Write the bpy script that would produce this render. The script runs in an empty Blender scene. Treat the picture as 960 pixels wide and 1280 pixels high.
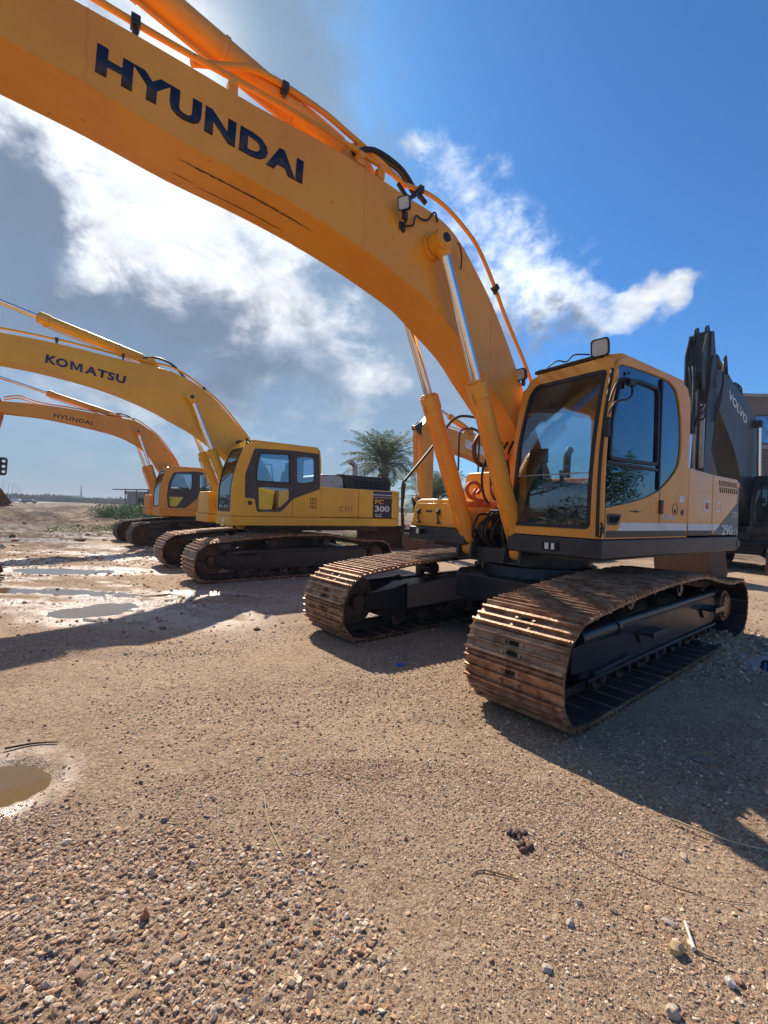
import bpy, bmesh, math, random
import numpy as np
from mathutils import Vector, Matrix, noise
from mathutils.geometry import tessellate_polygon
random.seed(7)
HAZE = .0009
RNG = np.random.default_rng(11)
PI = math.pi
SC = bpy.context.scene
COL = SC.collection

# ------------------------------------------------------------------ materials
def new_mat(name):
    m = bpy.data.materials.new(name); m.use_nodes = True
    nt = m.node_tree; nt.nodes.clear()
    return m, nt
class N:
    """tiny node builder"""
    def __init__(s, nt): s.nt = nt
    def n(s, t, **kw):
        nd = s.nt.nodes.new(t)
        ins = kw.pop('ins', {})
        for k, v in kw.items(): setattr(nd, k, v)
        for k, v in ins.items():
            if isinstance(v, bpy.types.NodeSocket): s.nt.links.new(v, nd.inputs[k])
            else: nd.inputs[k].default_value = v
        return nd
    def math(s, op, a, b=0.0, c=None, clamp=False):
        nd = s.nt.nodes.new('ShaderNodeMath'); nd.operation = op; nd.use_clamp = clamp
        for i, v in enumerate([a, b] + ([c] if c is not None else [])):
            if isinstance(v, bpy.types.NodeSocket): s.nt.links.new(v, nd.inputs[i])
            else: nd.inputs[i].default_value = v
        return nd.outputs[0]
    def ramp(s, v, lo, hi, a=0.0, b=1.0, smooth=True):
        nd = s.nt.nodes.new('ShaderNodeMapRange'); nd.interpolation_type = 'SMOOTHSTEP' if smooth else 'LINEAR'
        s.nt.links.new(v, nd.inputs[0])
        for i, x in enumerate((lo, hi, a, b)): nd.inputs[i + 1].default_value = x
        return nd.outputs[0]
    def mix(s, f, a, b, mode='MIX'):
        nd = s.nt.nodes.new('ShaderNodeMix'); nd.data_type = 'RGBA'; nd.blend_type = mode
        for sock, v in ((nd.inputs[0], f), (nd.inputs[6], a), (nd.inputs[7], b)):
            if isinstance(v, bpy.types.NodeSocket): s.nt.links.new(v, sock)
            elif isinstance(v, (int, float)): sock.default_value = v
            else: sock.default_value = (*v, 1)
        return nd.outputs[2]
    def noise(s, vec, scale, detail=4, rough=.6, dist=0.0):
        return s.n('ShaderNodeTexNoise', ins={'Vector': vec, 'Scale': scale, 'Detail': detail, 'Roughness': rough, 'Distortion': dist}).outputs[0]

def surface(name, col, col2=None, rough=.5, metal=0.0, nscale=6.0, lo=.45, hi=.7, bump=.0, bscale=60.0, coat=0.0, dust=0.0,
            dustcol=(.30, .22, .14), rvar=.12, spec=.5, spots=0.0):
    m, nt = new_mat(name); g = N(nt)
    tc = g.n('ShaderNodeTexCoord').outputs['Object']
    nz = g.noise(tc, nscale, 6, .62)
    c = g.mix(g.ramp(nz, lo, hi), col, col2 if col2 else tuple(x * .8 for x in col))
    fine = g.noise(tc, nscale * 6.3, 5, .7)
    if dust:
        d = g.math('MULTIPLY', g.ramp(g.noise(tc, nscale * .37, 7, .68), .42, .72), dust)
        sp = g.math('MULTIPLY', g.ramp(fine, .6, .72), dust * .6)
        c = g.mix(g.math('MAXIMUM', d, sp), c, dustcol)
        r = g.math('ADD', g.math('MULTIPLY', d, .35), g.math('ADD', rough - rvar / 2, g.math('MULTIPLY', fine, rvar)), clamp=True)
    else:
        r = g.math('ADD', rough - rvar / 2, g.math('MULTIPLY', fine, rvar), clamp=True)
    if spots:
        c = g.mix(g.math('MULTIPLY', g.ramp(g.noise(tc, 21, 4, .6), .69, .735), spots), c, (.13, .065, .035))
        st = g.n('ShaderNodeVectorMath', operation='MULTIPLY', ins={0: tc, 1: (9, 9, .9)}).outputs[0]
        c = g.mix(g.math('MULTIPLY', g.ramp(g.noise(st, 1.0, 6, .7), .56, .78), spots * .5), c, (.40, .19, .07))
    p = g.n('ShaderNodeBsdfPrincipled', ins={'Base Color': c, 'Roughness': r, 'Metallic': metal, 'Coat Weight': coat, 'Coat Roughness': .12, 'Specular IOR Level': spec})
    if bump:
        b = g.n('ShaderNodeBump', ins={'Height': g.noise(tc, bscale, 6, .65), 'Strength': bump, 'Distance': .01})
        nt.links.new(b.outputs[0], p.inputs['Normal'])
    g.n('ShaderNodeOutputMaterial', ins={'Surface': p.outputs[0]})
    return m

def glass(name, tint, gloss=(1, 1, 1), base=.06):
    m, nt = new_mat(name); g = N(nt)
    fr = g.n('ShaderNodeFresnel', ins={'IOR': 1.52}).outputs[0]
    tr = g.n('ShaderNodeBsdfTransparent', ins={'Color': (*tint, 1)})
    tc = g.n('ShaderNodeTexCoord').outputs['Object']
    gl = g.n('ShaderNodeBsdfGlossy', ins={'Color': (*gloss, 1), 'Roughness': .015})
    bm = g.n('ShaderNodeBump', ins={'Height': g.noise(tc, 1.3, 2, .5), 'Strength': .12, 'Distance': .05})
    nt.links.new(bm.outputs[0], gl.inputs['Normal'])
    df = g.n('ShaderNodeBsdfDiffuse', ins={'Color': (.35, .33, .30, 1)})
    dirt = g.math('MULTIPLY', g.ramp(g.noise(tc, 2.2, 7, .7), .45, .8), .14)
    f = g.math('ADD', g.math('MULTIPLY', fr, 1.15), base, clamp=True)
    mx = g.n('ShaderNodeMixShader', ins={0: f, 1: tr.outputs[0], 2: gl.outputs[0]})
    mx2 = g.n('ShaderNodeMixShader', ins={0: dirt, 1: mx.outputs[0], 2: df.outputs[0]})
    g.n('ShaderNodeOutputMaterial', ins={'Surface': mx2.outputs[0]})
    return m

M_ = {}
M_['orange'] = surface('orange_paint', (.88, .365, .030), (.80, .29, .022), .40, nscale=1.1, lo=.38, hi=.66, coat=.2, dust=.30, dustcol=(.58, .34, .16), spots=.5, bump=.05, bscale=14)
M_['peach'] = surface('sheen_orange_paint', (.80, .33, .06), (.76, .37, .11), .33, nscale=1.2, coat=.4, spots=.6, dust=.32, dustcol=(.62, .40, .24))  # paler orange for side panels, their gloss reflection mixed into the colour
M_['gold'] = surface('sunlit_orange_paint', (.84, .40, .03), (.78, .35, .028), .38, nscale=1.6, coat=.25, dust=.2, dustcol=(.55, .38, .2))  # yellower copy of the orange, sunlight on tank and tool box put into colour
M_['yellow'] = surface('yellow_paint', (.80, .45, .028), (.72, .38, .03), .45, nscale=1.2, lo=.38, hi=.62, coat=.12, spots=.6, dust=.32, dustcol=(.46, .30, .13))
M_['amber'] = surface('amber_paint', (.78, .32, .032), (.66, .25, .028), .48, nscale=1.2, spots=.6, dust=.32, dustcol=(.45, .26, .13))
M_['bluegrey'] = surface('blue_grey_paint', (.034, .044, .056), (.022, .028, .036), .45, nscale=1.5, dust=.4, dustcol=(.17, .15, .13))
M_['charcoal'] = surface('charcoal_paint', (.022, .024, .028), (.032, .032, .034), .42, nscale=3, dust=.22, dustcol=(.11, .088, .07), bump=.05)
M_['navy'] = surface('undercarriage_paint', (.013, .016, .024), (.026, .025, .028), .30, nscale=2.2, dust=.30, dustcol=(.07, .052, .04), bump=.15, bscale=22, lo=.4)
M_['grey'] = surface('grey_decal', (.10, .115, .125), (.085, .10, .11), .4, nscale=3, dust=.15)
M_['white'] = surface('white_decal', (.74, .74, .72), (.62, .61, .58), .45, nscale=4, dust=.12, dustcol=(.45, .38, .30))
M_['letter'] = surface('dark_lettering', (.012, .014, .035), (.02, .022, .045), .4, nscale=5)
M_['letterblue'] = surface('blue_lettering', (.025, .035, .11), (.03, .04, .10), .45, nscale=5)
M_['rust'] = surface('rusty_steel', (.18, .088, .048), (.43, .27, .17), .42, metal=.55, nscale=9, lo=.36, hi=.66, bump=.5, bscale=45, dust=.35, dustcol=(.30, .19, .12), rvar=.3)
M_['rustdark'] = surface('dark_rusty_steel', (.075, .040, .028), (.16, .09, .058), .62, metal=.25, nscale=6, lo=.4, hi=.66, bump=.4, bscale=40, dust=.35, dustcol=(.13, .09, .065), rvar=.2)
M_['grime'] = surface('greasy_steel', (.022, .016, .014), (.05, .032, .024), .6, nscale=8, dust=.3, dustcol=(.09, .06, .045))
M_['bucket'] = surface('worn_bucket_steel', (.13, .065, .04), (.09, .045, .03), .7, metal=.2, nscale=3, bump=.3, bscale=25, dust=.4, dustcol=(.17, .11, .08))
M_['black'] = surface('black_rubber', (.012, .012, .013), (.02, .02, .02), .5, nscale=8, dust=.12, dustcol=(.10, .08, .06))
M_['hole'] = surface('hollow_black', (.006, .005, .005), (.01, .008, .007), .9)
M_['chrome'] = surface('chromed_rod', (.80, .80, .80), (.7, .7, .71), .14, metal=1.0, rvar=.08)
M_['steel'] = surface('grey_steel', (.38, .37, .36), (.28, .26, .24), .4, metal=.8)
M_['brownhose'] = surface('hose_sleeve', (.12, .05, .03), (.08, .035, .025), .6)
M_['red'] = surface('red_orange_paint', (.62, .13, .025), (.5, .10, .02), .5, dust=.2)
M_['lens'] = surface('lamp_lens', (.55, .53, .47), (.42, .40, .36), .12, nscale=14, coat=.8)
M_['seat'] = surface('seat_fabric', (.20, .19, .18), (.14, .14, .14), .85)
M_['trim'] = surface('cab_trim', (.05, .05, .052), (.07, .069, .067), .6)
M_['tan'] = surface('tan_trim', (.42, .29, .16), (.35, .24, .14), .7)
M_['glass'] = glass('tinted_glass', (.60, .68, .70), (.80, .92, 1), .06)
M_['glassdark'] = glass('dark_side_glass', (.50, .62, .72), (.55, .80, 1), .16)
M_['frit'] = surface('black_glazing_band', (.012, .020, .035), (.014, .022, .038), .10, coat=1.0, spec=.8, rvar=.04)
M_['purple'] = surface('purple_decal', (.035, .017, .03), (.03, .015, .025), .45)
M_['redmark'] = surface('red_sticker', (.60, .07, .04), (.5, .06, .04), .5)
M_['concrete'] = surface('concrete', (.34, .31, .28), (.27, .24, .22), .9, nscale=1.2, bump=.3, dust=.3)
M_['brick'] = None
M_['trunk'] = surface('palm_trunk', (.15, .11, .075), (.09, .065, .045), .95, nscale=6, bump=.8, bscale=14)
M_['bark'] = surface('bark', (.12, .09, .065), (.08, .06, .045), .95, nscale=6, bump=.8, bscale=20)
M_['blueplastic'] = surface('blue_plastic', (.03, .17, .55), (.05, .2, .5), .4)
M_['straw'] = surface('dry_straw', (.50, .38, .22), (.38, .28, .16), .8)
M_['bone'] = surface('pale_bone', (.72, .66, .58), (.6, .55, .48), .6)
M_['farbuild'] = surface('far_building', (.22, .24, .26), (.28, .27, .26), .9, nscale=.05)
M_['sheet'] = surface('roof_sheet', (.09, .085, .08), (.13, .11, .09), .7)
M_['carwhite'] = surface('white_car_paint', (.75, .75, .75), (.7, .7, .7), .3, coat=.5)
M_['cargrey'] = surface('grey_car_paint', (.08, .09, .10), (.08, .09, .10), .3, coat=.5)

def leafmat(name, c1, c2, trans=.25):
    m, nt = new_mat(name); g = N(nt)
    tc = g.n('ShaderNodeTexCoord').outputs['Object']
    at = g.n('ShaderNodeAttribute', attribute_name='tint').outputs['Fac']
    c = g.mix(at, c1, c2)
    d = g.n('ShaderNodeBsdfPrincipled', ins={'Base Color': c, 'Roughness': .6, 'Specular IOR Level': .0 if name == 'distant_leaf' else .35})
    t = g.n('ShaderNodeBsdfTranslucent', ins={'Color': c})
    mx = g.n('ShaderNodeMixShader', ins={0: trans, 1: d.outputs[0], 2: t.outputs[0]})
    g.n('ShaderNodeOutputMaterial', ins={'Surface': mx.outputs[0]})
    return m
M_['frond'] = leafmat('palm_leaf', (.07, .12, .065), (.21, .26, .15), .4)
M_['bush'] = leafmat('shrub_leaf', (.035, .075, .022), (.10, .17, .045))
M_['tree'] = leafmat('tree_leaf', (.025, .05, .02), (.07, .11, .04))
M_['darktree'] = leafmat('distant_leaf', (.018, .035, .018), (.04, .06, .03), .05)
M_['weed'] = leafmat('weed_leaf', (.09, .13, .03), (.20, .22, .06))

def brickmat():
    m, nt = new_mat('brick_wall'); g = N(nt)
    tc = g.n('ShaderNodeTexCoord').outputs['Object']
    sx = g.n('ShaderNodeSeparateXYZ', ins={0: tc})
    v = g.n('ShaderNodeCombineXYZ', ins={0: g.math('ADD', sx.outputs[0], sx.outputs[1]), 1: sx.outputs[2]}).outputs[0]
    b = g.n('ShaderNodeTexBrick', ins={'Vector': v, 'Color1': (.14, .075, .055, 1), 'Color2': (.20, .13, .10, 1), 'Mortar': (.20, .18, .16, 1), 'Scale': 2.2, 'Mortar Size': .03})
    c = g.mix(g.ramp(g.noise(tc, .8, 6, .7), .45, .65), b.outputs[0], (.17, .15, .13))
    p = g.n('ShaderNodeBsdfPrincipled', ins={'Base Color': c, 'Roughness': .9})
    bm = g.n('ShaderNodeBump', ins={'Height': b.outputs[1], 'Strength': -.4, 'Distance': .02})
    nt.links.new(bm.outputs[0], p.inputs['Normal'])
    g.n('ShaderNodeOutputMaterial', ins={'Surface': p.outputs[0]})
    return m
M_['brick'] = brickmat()

# ------------------------------------------------------------------ mesh builder
def xform(v, R, c):
    if R is None: return (v[0] + c[0], v[1] + c[1], v[2] + c[2])
    w = R @ Vector(v); return (w[0] + c[0], w[1] + c[1], w[2] + c[2])
AX = {'xz': lambda a, b, t: (a, t, b), 'yz': lambda a, b, t: (t, a, b), 'xy': lambda a, b, t: (a, b, t)}
class MB:
    def __init__(s): s.v = []; s.f = []; s.m = []
    def add(s, vs, fs, mi=0):
        o = len(s.v); s.v += [tuple(v) for v in vs]; s.f += [tuple(i + o for i in f) for f in fs]; s.m += [mi] * len(fs); return s
    def box(s, c, d, R=None, mi=0):
        x, y, z = d[0] / 2, d[1] / 2, d[2] / 2
        vs = [(-x, -y, -z), (x, -y, -z), (x, y, -z), (-x, y, -z), (-x, -y, z), (x, -y, z), (x, y, z), (-x, y, z)]
        return s.add([xform(v, R, c) for v in vs], [(3, 2, 1, 0), (4, 5, 6, 7), (0, 1, 5, 4), (1, 2, 6, 5), (2, 3, 7, 6), (3, 0, 4, 7)], mi)
    def bx(s, x0, x1, y0, y1, z0, z1, mi=0): return s.box(((x0 + x1) / 2, (y0 + y1) / 2, (z0 + z1) / 2), (abs(x1 - x0), abs(y1 - y0), abs(z1 - z0)), None, mi)
    def prism(s, poly, t0, t1, ax='xz', mi=0):
        n = len(poly); f = AX[ax]
        vs = [f(a, b, t0) for a, b in poly] + [f(a, b, t1) for a, b in poly]
        return s.add(vs, [tuple(range(n)), tuple(range(2 * n - 1, n - 1, -1))] + [(i, i + n, (i + 1) % n + n, (i + 1) % n) for i in range(n)], mi)
    def plate(s, outer, holes, t0, t1, ax='xz', mi=0):
        loops = [outer] + holes; flat = [p for l in loops for p in l]; f = AX[ax]; n = len(flat)
        tris = tessellate_polygon([[Vector((a, b, 0)) for a, b in l] for l in loops])
        vs = [f(a, b, t0) for a, b in flat] + [f(a, b, t1) for a, b in flat]
        fs = [tuple(t) for t in tris] + [(t[2] + n, t[1] + n, t[0] + n) for t in tris]
        o = 0
        for l in loops:
            k = len(l)
            for i in range(k):
                a, b = o + i, o + (i + 1) % k; fs.append((a, b, b + n, a + n))
            o += k
        return s.add(vs, fs, mi)
    def tube(s, pts, r, n=8, mi=0, caps=True):
        pts = [Vector(p) for p in pts]; k = len(pts); rs = r if isinstance(r, (list, tuple)) else [r] * k
        t = (pts[1] - pts[0]).normalized(); up = Vector((0, 0, 1)) if abs(t.z) < .9 else Vector((1, 0, 0))
        u = t.cross(up).normalized(); vs = []
        for i in range(k):
            t = (pts[min(i + 1, k - 1)] - pts[max(i - 1, 0)]).normalized()
            u = (u - t * u.dot(t)).normalized(); w = t.cross(u)
            for j in range(n):
                a = 2 * PI * j / n; vs.append(pts[i] + (u * math.cos(a) + w * math.sin(a)) * rs[i])
        fs = [(i * n + j, i * n + (j + 1) % n, (i + 1) * n + (j + 1) % n, (i + 1) * n + j) for i in range(k - 1) for j in range(n)]
        if caps: fs += [tuple(range(n - 1, -1, -1)), tuple(range((k - 1) * n, k * n))]
        return s.add(vs, fs, mi)
    def cyl(s, p0, p1, r0, r1=None, n=24, mi=0): return s.tube([p0, p1], [r0, r0 if r1 is None else r1], n, mi)
    def ycyl(s, x, z, y0, y1, r, n=24, mi=0): return s.tube([(x, y0, z), (x, y1, z)], r, n, mi)
    def ball(s, c, r, nu=12, nv=8, mi=0):
        r = r if isinstance(r, (tuple, list)) else (r, r, r); vs = [(c[0], c[1], c[2] - r[2])]
        for i in range(1, nv):
            t = PI * i / nv - PI / 2
            for j in range(nu):
                a = 2 * PI * j / nu; vs.append((c[0] + r[0] * math.cos(t) * math.cos(a), c[1] + r[1] * math.cos(t) * math.sin(a), c[2] + r[2] * math.sin(t)))
        vs.append((c[0], c[1], c[2] + r[2])); e = len(vs) - 1; fs = []
        for j in range(nu): fs.append((0, 1 + (j + 1) % nu, 1 + j)); fs.append((e, e - nu + j, e - nu + (j + 1) % nu))
        for i in range(nv - 2):
            for j in range(nu): a = 1 + i * nu; fs.append((a + j, a + (j + 1) % nu, a + nu + (j + 1) % nu, a + nu + j))
        return s.add(vs, fs, mi)
    def build(s, name, mats, parent=None, bevel=0.0, seg=2, smooth=35, loc=None, rz=None, warp=None, cuts=None, label=None):
        me = bpy.data.meshes.new(name); me.from_pydata(s.v, [], s.f)
        mats = mats if isinstance(mats, (list, tuple)) else [mats]
        for m in mats: me.materials.append(M_[m] if isinstance(m, str) else m)
        me.polygons.foreach_set('material_index', s.m)
        bm = bmesh.new(); bm.from_mesh(me)
        if cuts:
            for ax, vals in cuts:
                nrm = {'x': (1, 0, 0), 'y': (0, 1, 0), 'z': (0, 0, 1)}[ax]
                for val in vals:
                    bmesh.ops.bisect_plane(bm, geom=bm.verts[:] + bm.edges[:] + bm.faces[:], plane_co=tuple(c * val for c in nrm), plane_no=nrm)
        if warp:
            for v in bm.verts: v.co = warp(v.co)
        bmesh.ops.recalc_face_normals(bm, faces=bm.faces[:]); bm.to_mesh(me); bm.free()
        o = bpy.data.objects.new(name, me); COL.objects.link(o)
        if parent is not None: o.parent = parent
        if loc: o.location = loc
        if rz: o.rotation_euler.z = rz
        if smooth:
            me.polygons.foreach_set('use_smooth', [True] * len(me.polygons)); me.set_sharp_from_angle(angle=math.radians(smooth))
        if bevel:
            b = o.modifiers.new('Bevel', 'BEVEL'); b.width = bevel; b.segments = seg; b.limit_method = 'ANGLE'; b.angle_limit = math.radians(40); b.harden_normals = bool(smooth)
        if label: o['label'] = label
        return o

def tag(o, label=None, cat=None, group=None, kind=None):
    if label: o['label'] = label
    if cat: o['category'] = cat
    if group: o['group'] = group
    if kind: o['kind'] = kind
    return o
def empty(name, loc=(0, 0, 0), rz=0.0):
    o = bpy.data.objects.new(name, None); COL.objects.link(o); o.location = loc; o.rotation_euler.z = rz; o.empty_display_size = .3
    return o
def copy_tree(o, parent=None):
    c = o.copy(); COL.objects.link(c); c.parent = parent
    for ch in [x for x in COL.objects if x.parent is o]: copy_tree(ch, c)
    return c
def smooth_curve(pts, k=4, closed=False):
    n = len(pts); out = []
    rng = range(n) if closed else range(n - 1)
    for i in rng:
        if closed: p0, p1, p2, p3 = pts[(i - 1) % n], pts[i], pts[(i + 1) % n], pts[(i + 2) % n]
        else: p0, p1, p2, p3 = pts[max(i - 1, 0)], pts[i], pts[i + 1], pts[min(i + 2, n - 1)]
        for j in range(k):
            t = j / k
            out.append(tuple(.5 * (2 * b + (c - a) * t + (2 * a - 5 * b + 4 * c - d) * t * t + (3 * b - a - 3 * c + d) * t ** 3) for a, b, c, d in zip(p0, p1, p2, p3)))
    if not closed: out.append(tuple(pts[-1]))
    return out
def rounded(poly, r, k=4):
    """round the corners of a 2D polygon"""
    out = []; n = len(poly)
    for i in range(n):
        p = Vector(poly[i]); a = Vector(poly[i - 1]) - p; b = Vector(poly[(i + 1) % n]) - p
        rr = min(r, a.length * .45, b.length * .45); s = p + a.normalized() * rr; e = p + b.normalized() * rr
        for j in range(k + 1):
            t = j / k; out.append(tuple((1 - t) ** 2 * s + 2 * t * (1 - t) * p + t * t * e))
    return out
def inset(poly, d):
    n = len(poly); area = sum(poly[i - 1][0] * poly[i][1] - poly[i][0] * poly[i - 1][1] for i in range(n)); sg = 1 if area > 0 else -1; out = []
    for i in range(n):
        p = Vector(poly[i]); a = (p - Vector(poly[i - 1])).normalized(); b = (Vector(poly[(i + 1) % n]) - p).normalized()
        na = Vector((-a.y, a.x)) * sg; nb = Vector((-b.y, b.x)) * sg; m = (na + nb)
        if m.length < 1e-4: m = na
        m.normalize(); out.append(tuple(p + m * d / max(.5, m.dot(na))))
    return out

def lettering(body, p0, p1, height, y, mat, parent, bold=.03, shear=0.0, name='lettering', depth=.003, spacing=1.0):
    """raised letters on a side plate (plane y), reading from p0 to p1 (both x,z), seen from +y"""
    cu = bpy.data.curves.new('t', 'FONT'); cu.body = body; cu.offset = bold; cu.size = 1; cu.resolution_u = 3; cu.space_character = spacing
    to = bpy.data.objects.new('t', cu); COL.objects.link(to)
    bpy.context.view_layer.update()
    me = bpy.data.meshes.new_from_object(to.evaluated_get(bpy.context.evaluated_depsgraph_get()))
    bpy.data.objects.remove(to); bpy.data.curves.remove(cu)
    n = len(me.vertices); co = np.zeros(n * 3, np.float32); me.vertices.foreach_get('co', co); co = co.reshape(-1, 3)
    mn = co.min(0); mx = co.max(0); u = (co[:, 0] - mn[0]) / (mx[0] - mn[0]); w = (co[:, 1] - mn[1]) / (mx[1] - mn[1])
    d = np.array([p1[0] - p0[0], p1[1] - p0[1]]); L = math.hypot(*d); up = np.array([d[1], -d[0]]) / L
    if up[1] < 0: up = -up
    up = up + d / L * shear
    P = np.array(p0)[None] + u[:, None] * d[None] + w[:, None] * height * up[None]
    out = np.stack([P[:, 0], np.full(n, y), P[:, 1]], 1)
    me.vertices.foreach_set('co', out.astype(np.float32).ravel())
    bm = bmesh.new(); bm.from_mesh(me); r = bmesh.ops.extrude_face_region(bm, geom=bm.faces[:])
    for e in r['geom']:
        if isinstance(e, bmesh.types.BMVert): e.co.y += depth
    bmesh.ops.recalc_face_normals(bm, faces=bm.faces[:]); bm.to_mesh(me); bm.free()
    me.materials.clear(); me.materials.append(M_[mat])
    for pl in me.polygons: pl.material_index = 0
    o = bpy.data.objects.new(name, me); COL.objects.link(o); o.parent = parent
    return o

# ------------------------------------------------------------------ excavator undercarriage
GA = 1.3018; SW = .8413
def resample_closed(path, n):
    P = np.array(path + [path[0]]); d = np.r_[0, np.cumsum(np.hypot(*np.diff(P, axis=0).T))]
    s = np.arange(n) / n * d[-1]
    return np.stack([np.interp(s, d, P[:, 0]), np.interp(s, d, P[:, 1])], 1), d[-1]
def track_path():
    fc = (2.06, .428); fr = .385; rc = (-2.05, .415); rr = .36; pts = []
    for i in range(17):
        a = math.radians(-88 + i * 11.2); e_ = .66 if a < 0 else 1.0; pts.append((fc[0] + (fr + .015) * math.copysign(abs(math.cos(a)) ** e_, math.cos(a)), fc[1] + fr * math.copysign(abs(math.sin(a)) ** e_, math.sin(a))))
    pts += smooth_curve([(2.0, .815), (1.4, .875), (.6, .925), (-.2, .935), (-.6, .92), (-1.1, .84), (-1.6, .775), (-2.0, .775)], 4)[2:-1]
    for i in range(13):
        a = math.radians(92 + i * 14.3); pts.append((rc[0] + rr * math.cos(a), rc[1] + rr * math.sin(a)))
    pts += [(-1.6, .047), (-.5, .045), (.5, .045), (1.5, .045)]
    return pts
def make_track(side, parent, detail, shoe_mat='rust'):
    yc = side * GA; n = 49; P, per = resample_closed(track_path(), n); pitch = per / n
    ch = MB(); lk = MB()
    for i in range(n):
        p = P[i]; q = P[(i + 1) % n]; c = (p + q) / 2; t = q - p; ang = math.atan2(t[1], t[0]); ln = math.hypot(*t)
        # path runs counter-clockwise when seen with x right, z up: outward normal is (t.z, -t.x)
        R = Matrix.Rotation(-ang, 3, 'Y')
        def at(u, v, w): # u along, v across, w outward
            ox, oz = t[1] / ln, -t[0] / ln; return (c[0] + t[0] / ln * u + ox * w, yc + v, c[1] + t[1] / ln * u + oz * w)
        def bar(u0, u1, w0, w1, tw0, v0=-SW / 2, v1=SW / 2, mi=0):
            vs = [at(u0, v0, w0), at(u1, v0, w0), at(u1, v1, w0), at(u0, v1, w0), at(u0 + tw0, v0, w1), at(u1 - tw0, v0, w1), at(u1 - tw0, v1, w1), at(u0 + tw0, v1, w1)]
            ch.add(vs, [(3, 2, 1, 0), (4, 5, 6, 7), (0, 1, 5, 4), (1, 2, 6, 5), (2, 3, 7, 6), (3, 0, 4, 7)], mi)
        j = random.uniform(-.002, .002); h = ln / 2
        bar(-h + .005, h - .003, -.012, .008 + j, .003); bar(-h - .018, -h + .012, -.022, -.010, .0)
        for k, hh in ((-.84, .038), (-.12, .032), (.60, .036)):
            bar(h * k - .012, h * k + .014, .008 + j, hh + j + random.uniform(-.002, .002), .005)
        if detail:
            # bolts and drain slots between the bars
            for sv in (-1, 1):
                for u in (-.5, .26):
                    a = at(h * u, sv * .075, .006); b = at(h * u, sv * .075, .022); ch.cyl(a, b, .013, n=6)
            if i % 2: bar(h * -.60, h * -.30, .0075, .0105, .0, -.045, .045, 1)
            bar(h * .10, h * .42, .0075, .0105, .0, -.04, .04, 1)
        lk.add([at(a, b, w) for a in (-h * .96, h * .96) for b in (-SW / 2 + .012, SW / 2 - .012) for w in (-.0125, -.020)],
               [(0, 1, 3, 2), (4, 6, 7, 5), (0, 2, 6, 4), (1, 5, 7, 3), (0, 4, 5, 1), (2, 3, 7, 6)])
        for sv in (-1, 1): # chain links on the inside
            vs = []
            lk.add([at(a, sv * .075 + b, w) for a in (-h * 1.15, h * 1.15) for b in (-.018, .018) for w in (-.008, -.095)],
                   [(0, 1, 3, 2), (4, 6, 7, 5), (0, 2, 6, 4), (1, 5, 7, 3), (0, 4, 5, 1), (2, 3, 7, 6)])
        lk.cyl(at(h, -.085, -.055), at(h, .085, -.055), .026, n=8)
    tr = ch.build('track', [shoe_mat, 'hole'], parent, smooth=0)
    lk.build('track_chain', 'grime', tr, smooth=30)
    # track frame: side beam, sloped top, foot rail
    b = MB()
    prof = [(1.78, .24), (1.78, .50), (1.30, .60), (-1.62, .60), (-1.78, .50), (-1.78, .28), (-1.6, .22), (1.6, .22)]
    b.prism(prof, yc - .20, yc + .20)
    o = side
    b.bx(-1.72, 1.72, yc + o * .205, yc + o * .235, .205, .235)                      # lower rail
    b.bx(-1.60, 1.62, yc + o * .200, yc + o * .215, .555, .575)
    b.prism([(1.98, .33), (1.98, .53), (1.55, .56), (1.55, .30)], yc + o * .17, yc + o * .23)  # idler yoke
    b.prism([(1.98, .33), (1.98, .53), (1.55, .56), (1.55, .30)], yc - o * .17, yc - o * .23)
    b.prism([(1.62, .24), (1.62, .275), (.95, .30), (.95, .255)], yc + o * .2, yc + o * .245)
    for x in (-1.45, -.35, .30, .95):
        b.bx(x - .03, x + .03, yc + o * .2, yc + o * .245, .14, .21)
    fr = b.build('track_frame', 'navy', parent, bevel=.008)
    t = MB(); t.tube([(1.80, yc + o * .16, .56), (1.15, yc + o * .16, .575)], [.075, .075], 20); t.tube([(1.18, yc + o * .16, .575), (1.12, yc + o * .16, .575)], .088, 20)
    t.tube([(1.12, yc + o * .16, .585), (-1.72, yc + o * .16, .60)], .052, 14)
    t.build('recoil_tube', 'navy', fr, bevel=.004)
    if detail:
        for x in (.55, -1.35):
            s = MB(); s.bx(x - .20, x + .20, yc + o * .2, yc + o * .36, .455, .478); s.prism([(x - .19, .455), (x + .19, .455), (x + .10, .35), (x - .10, .35)], yc + o * .2, yc + o * .225)
            s.bx(x - .20, x + .20, yc + o * .345, yc + o * .365, .44, .50); s.build('step', 'navy', parent, bevel=.004)
    for x in (-1.40, -.92, -.46, 0, .46, .92, 1.38):
        r = MB(); r.ycyl(x, .165, yc - .15, yc + .15, .085, 20); r.ycyl(x, .165, yc - .155, yc - .09, .108, 20); r.ycyl(x, .165, yc + .09, yc + .155, .108, 20); r.ycyl(x, .165, yc - .2, yc + .2, .05, 12); r.ycyl(x, .165, yc + .2, yc + .215, .035, 10)
        r.build('track_roller', 'rustdark', parent, bevel=.004)
    for x in (-.62, .72):
        r = MB(); r.ycyl(x, .755, yc - .12, yc + .14, .075, 20); r.ycyl(x, .755, yc + .10, yc + .15, .088, 20); r.ycyl(x, .755, yc + .15, yc + .165, .05, 16); r.bx(x - .05, x + .05, yc - .19, yc - .1, .6, .76)
        r.build('carrier_roller', 'navy', parent, bevel=.004)
    r = MB(); r.ycyl(2.06, .428, yc - .09, yc + .09, .285, 36); r.ycyl(2.06, .428, yc - .05, yc + .05, .325, 36); r.ycyl(2.06, .428, yc - .19, yc + .19, .09, 20); r.build('idler_wheel', 'rustdark', parent, bevel=.006)
    r = MB(); teeth = []
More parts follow.
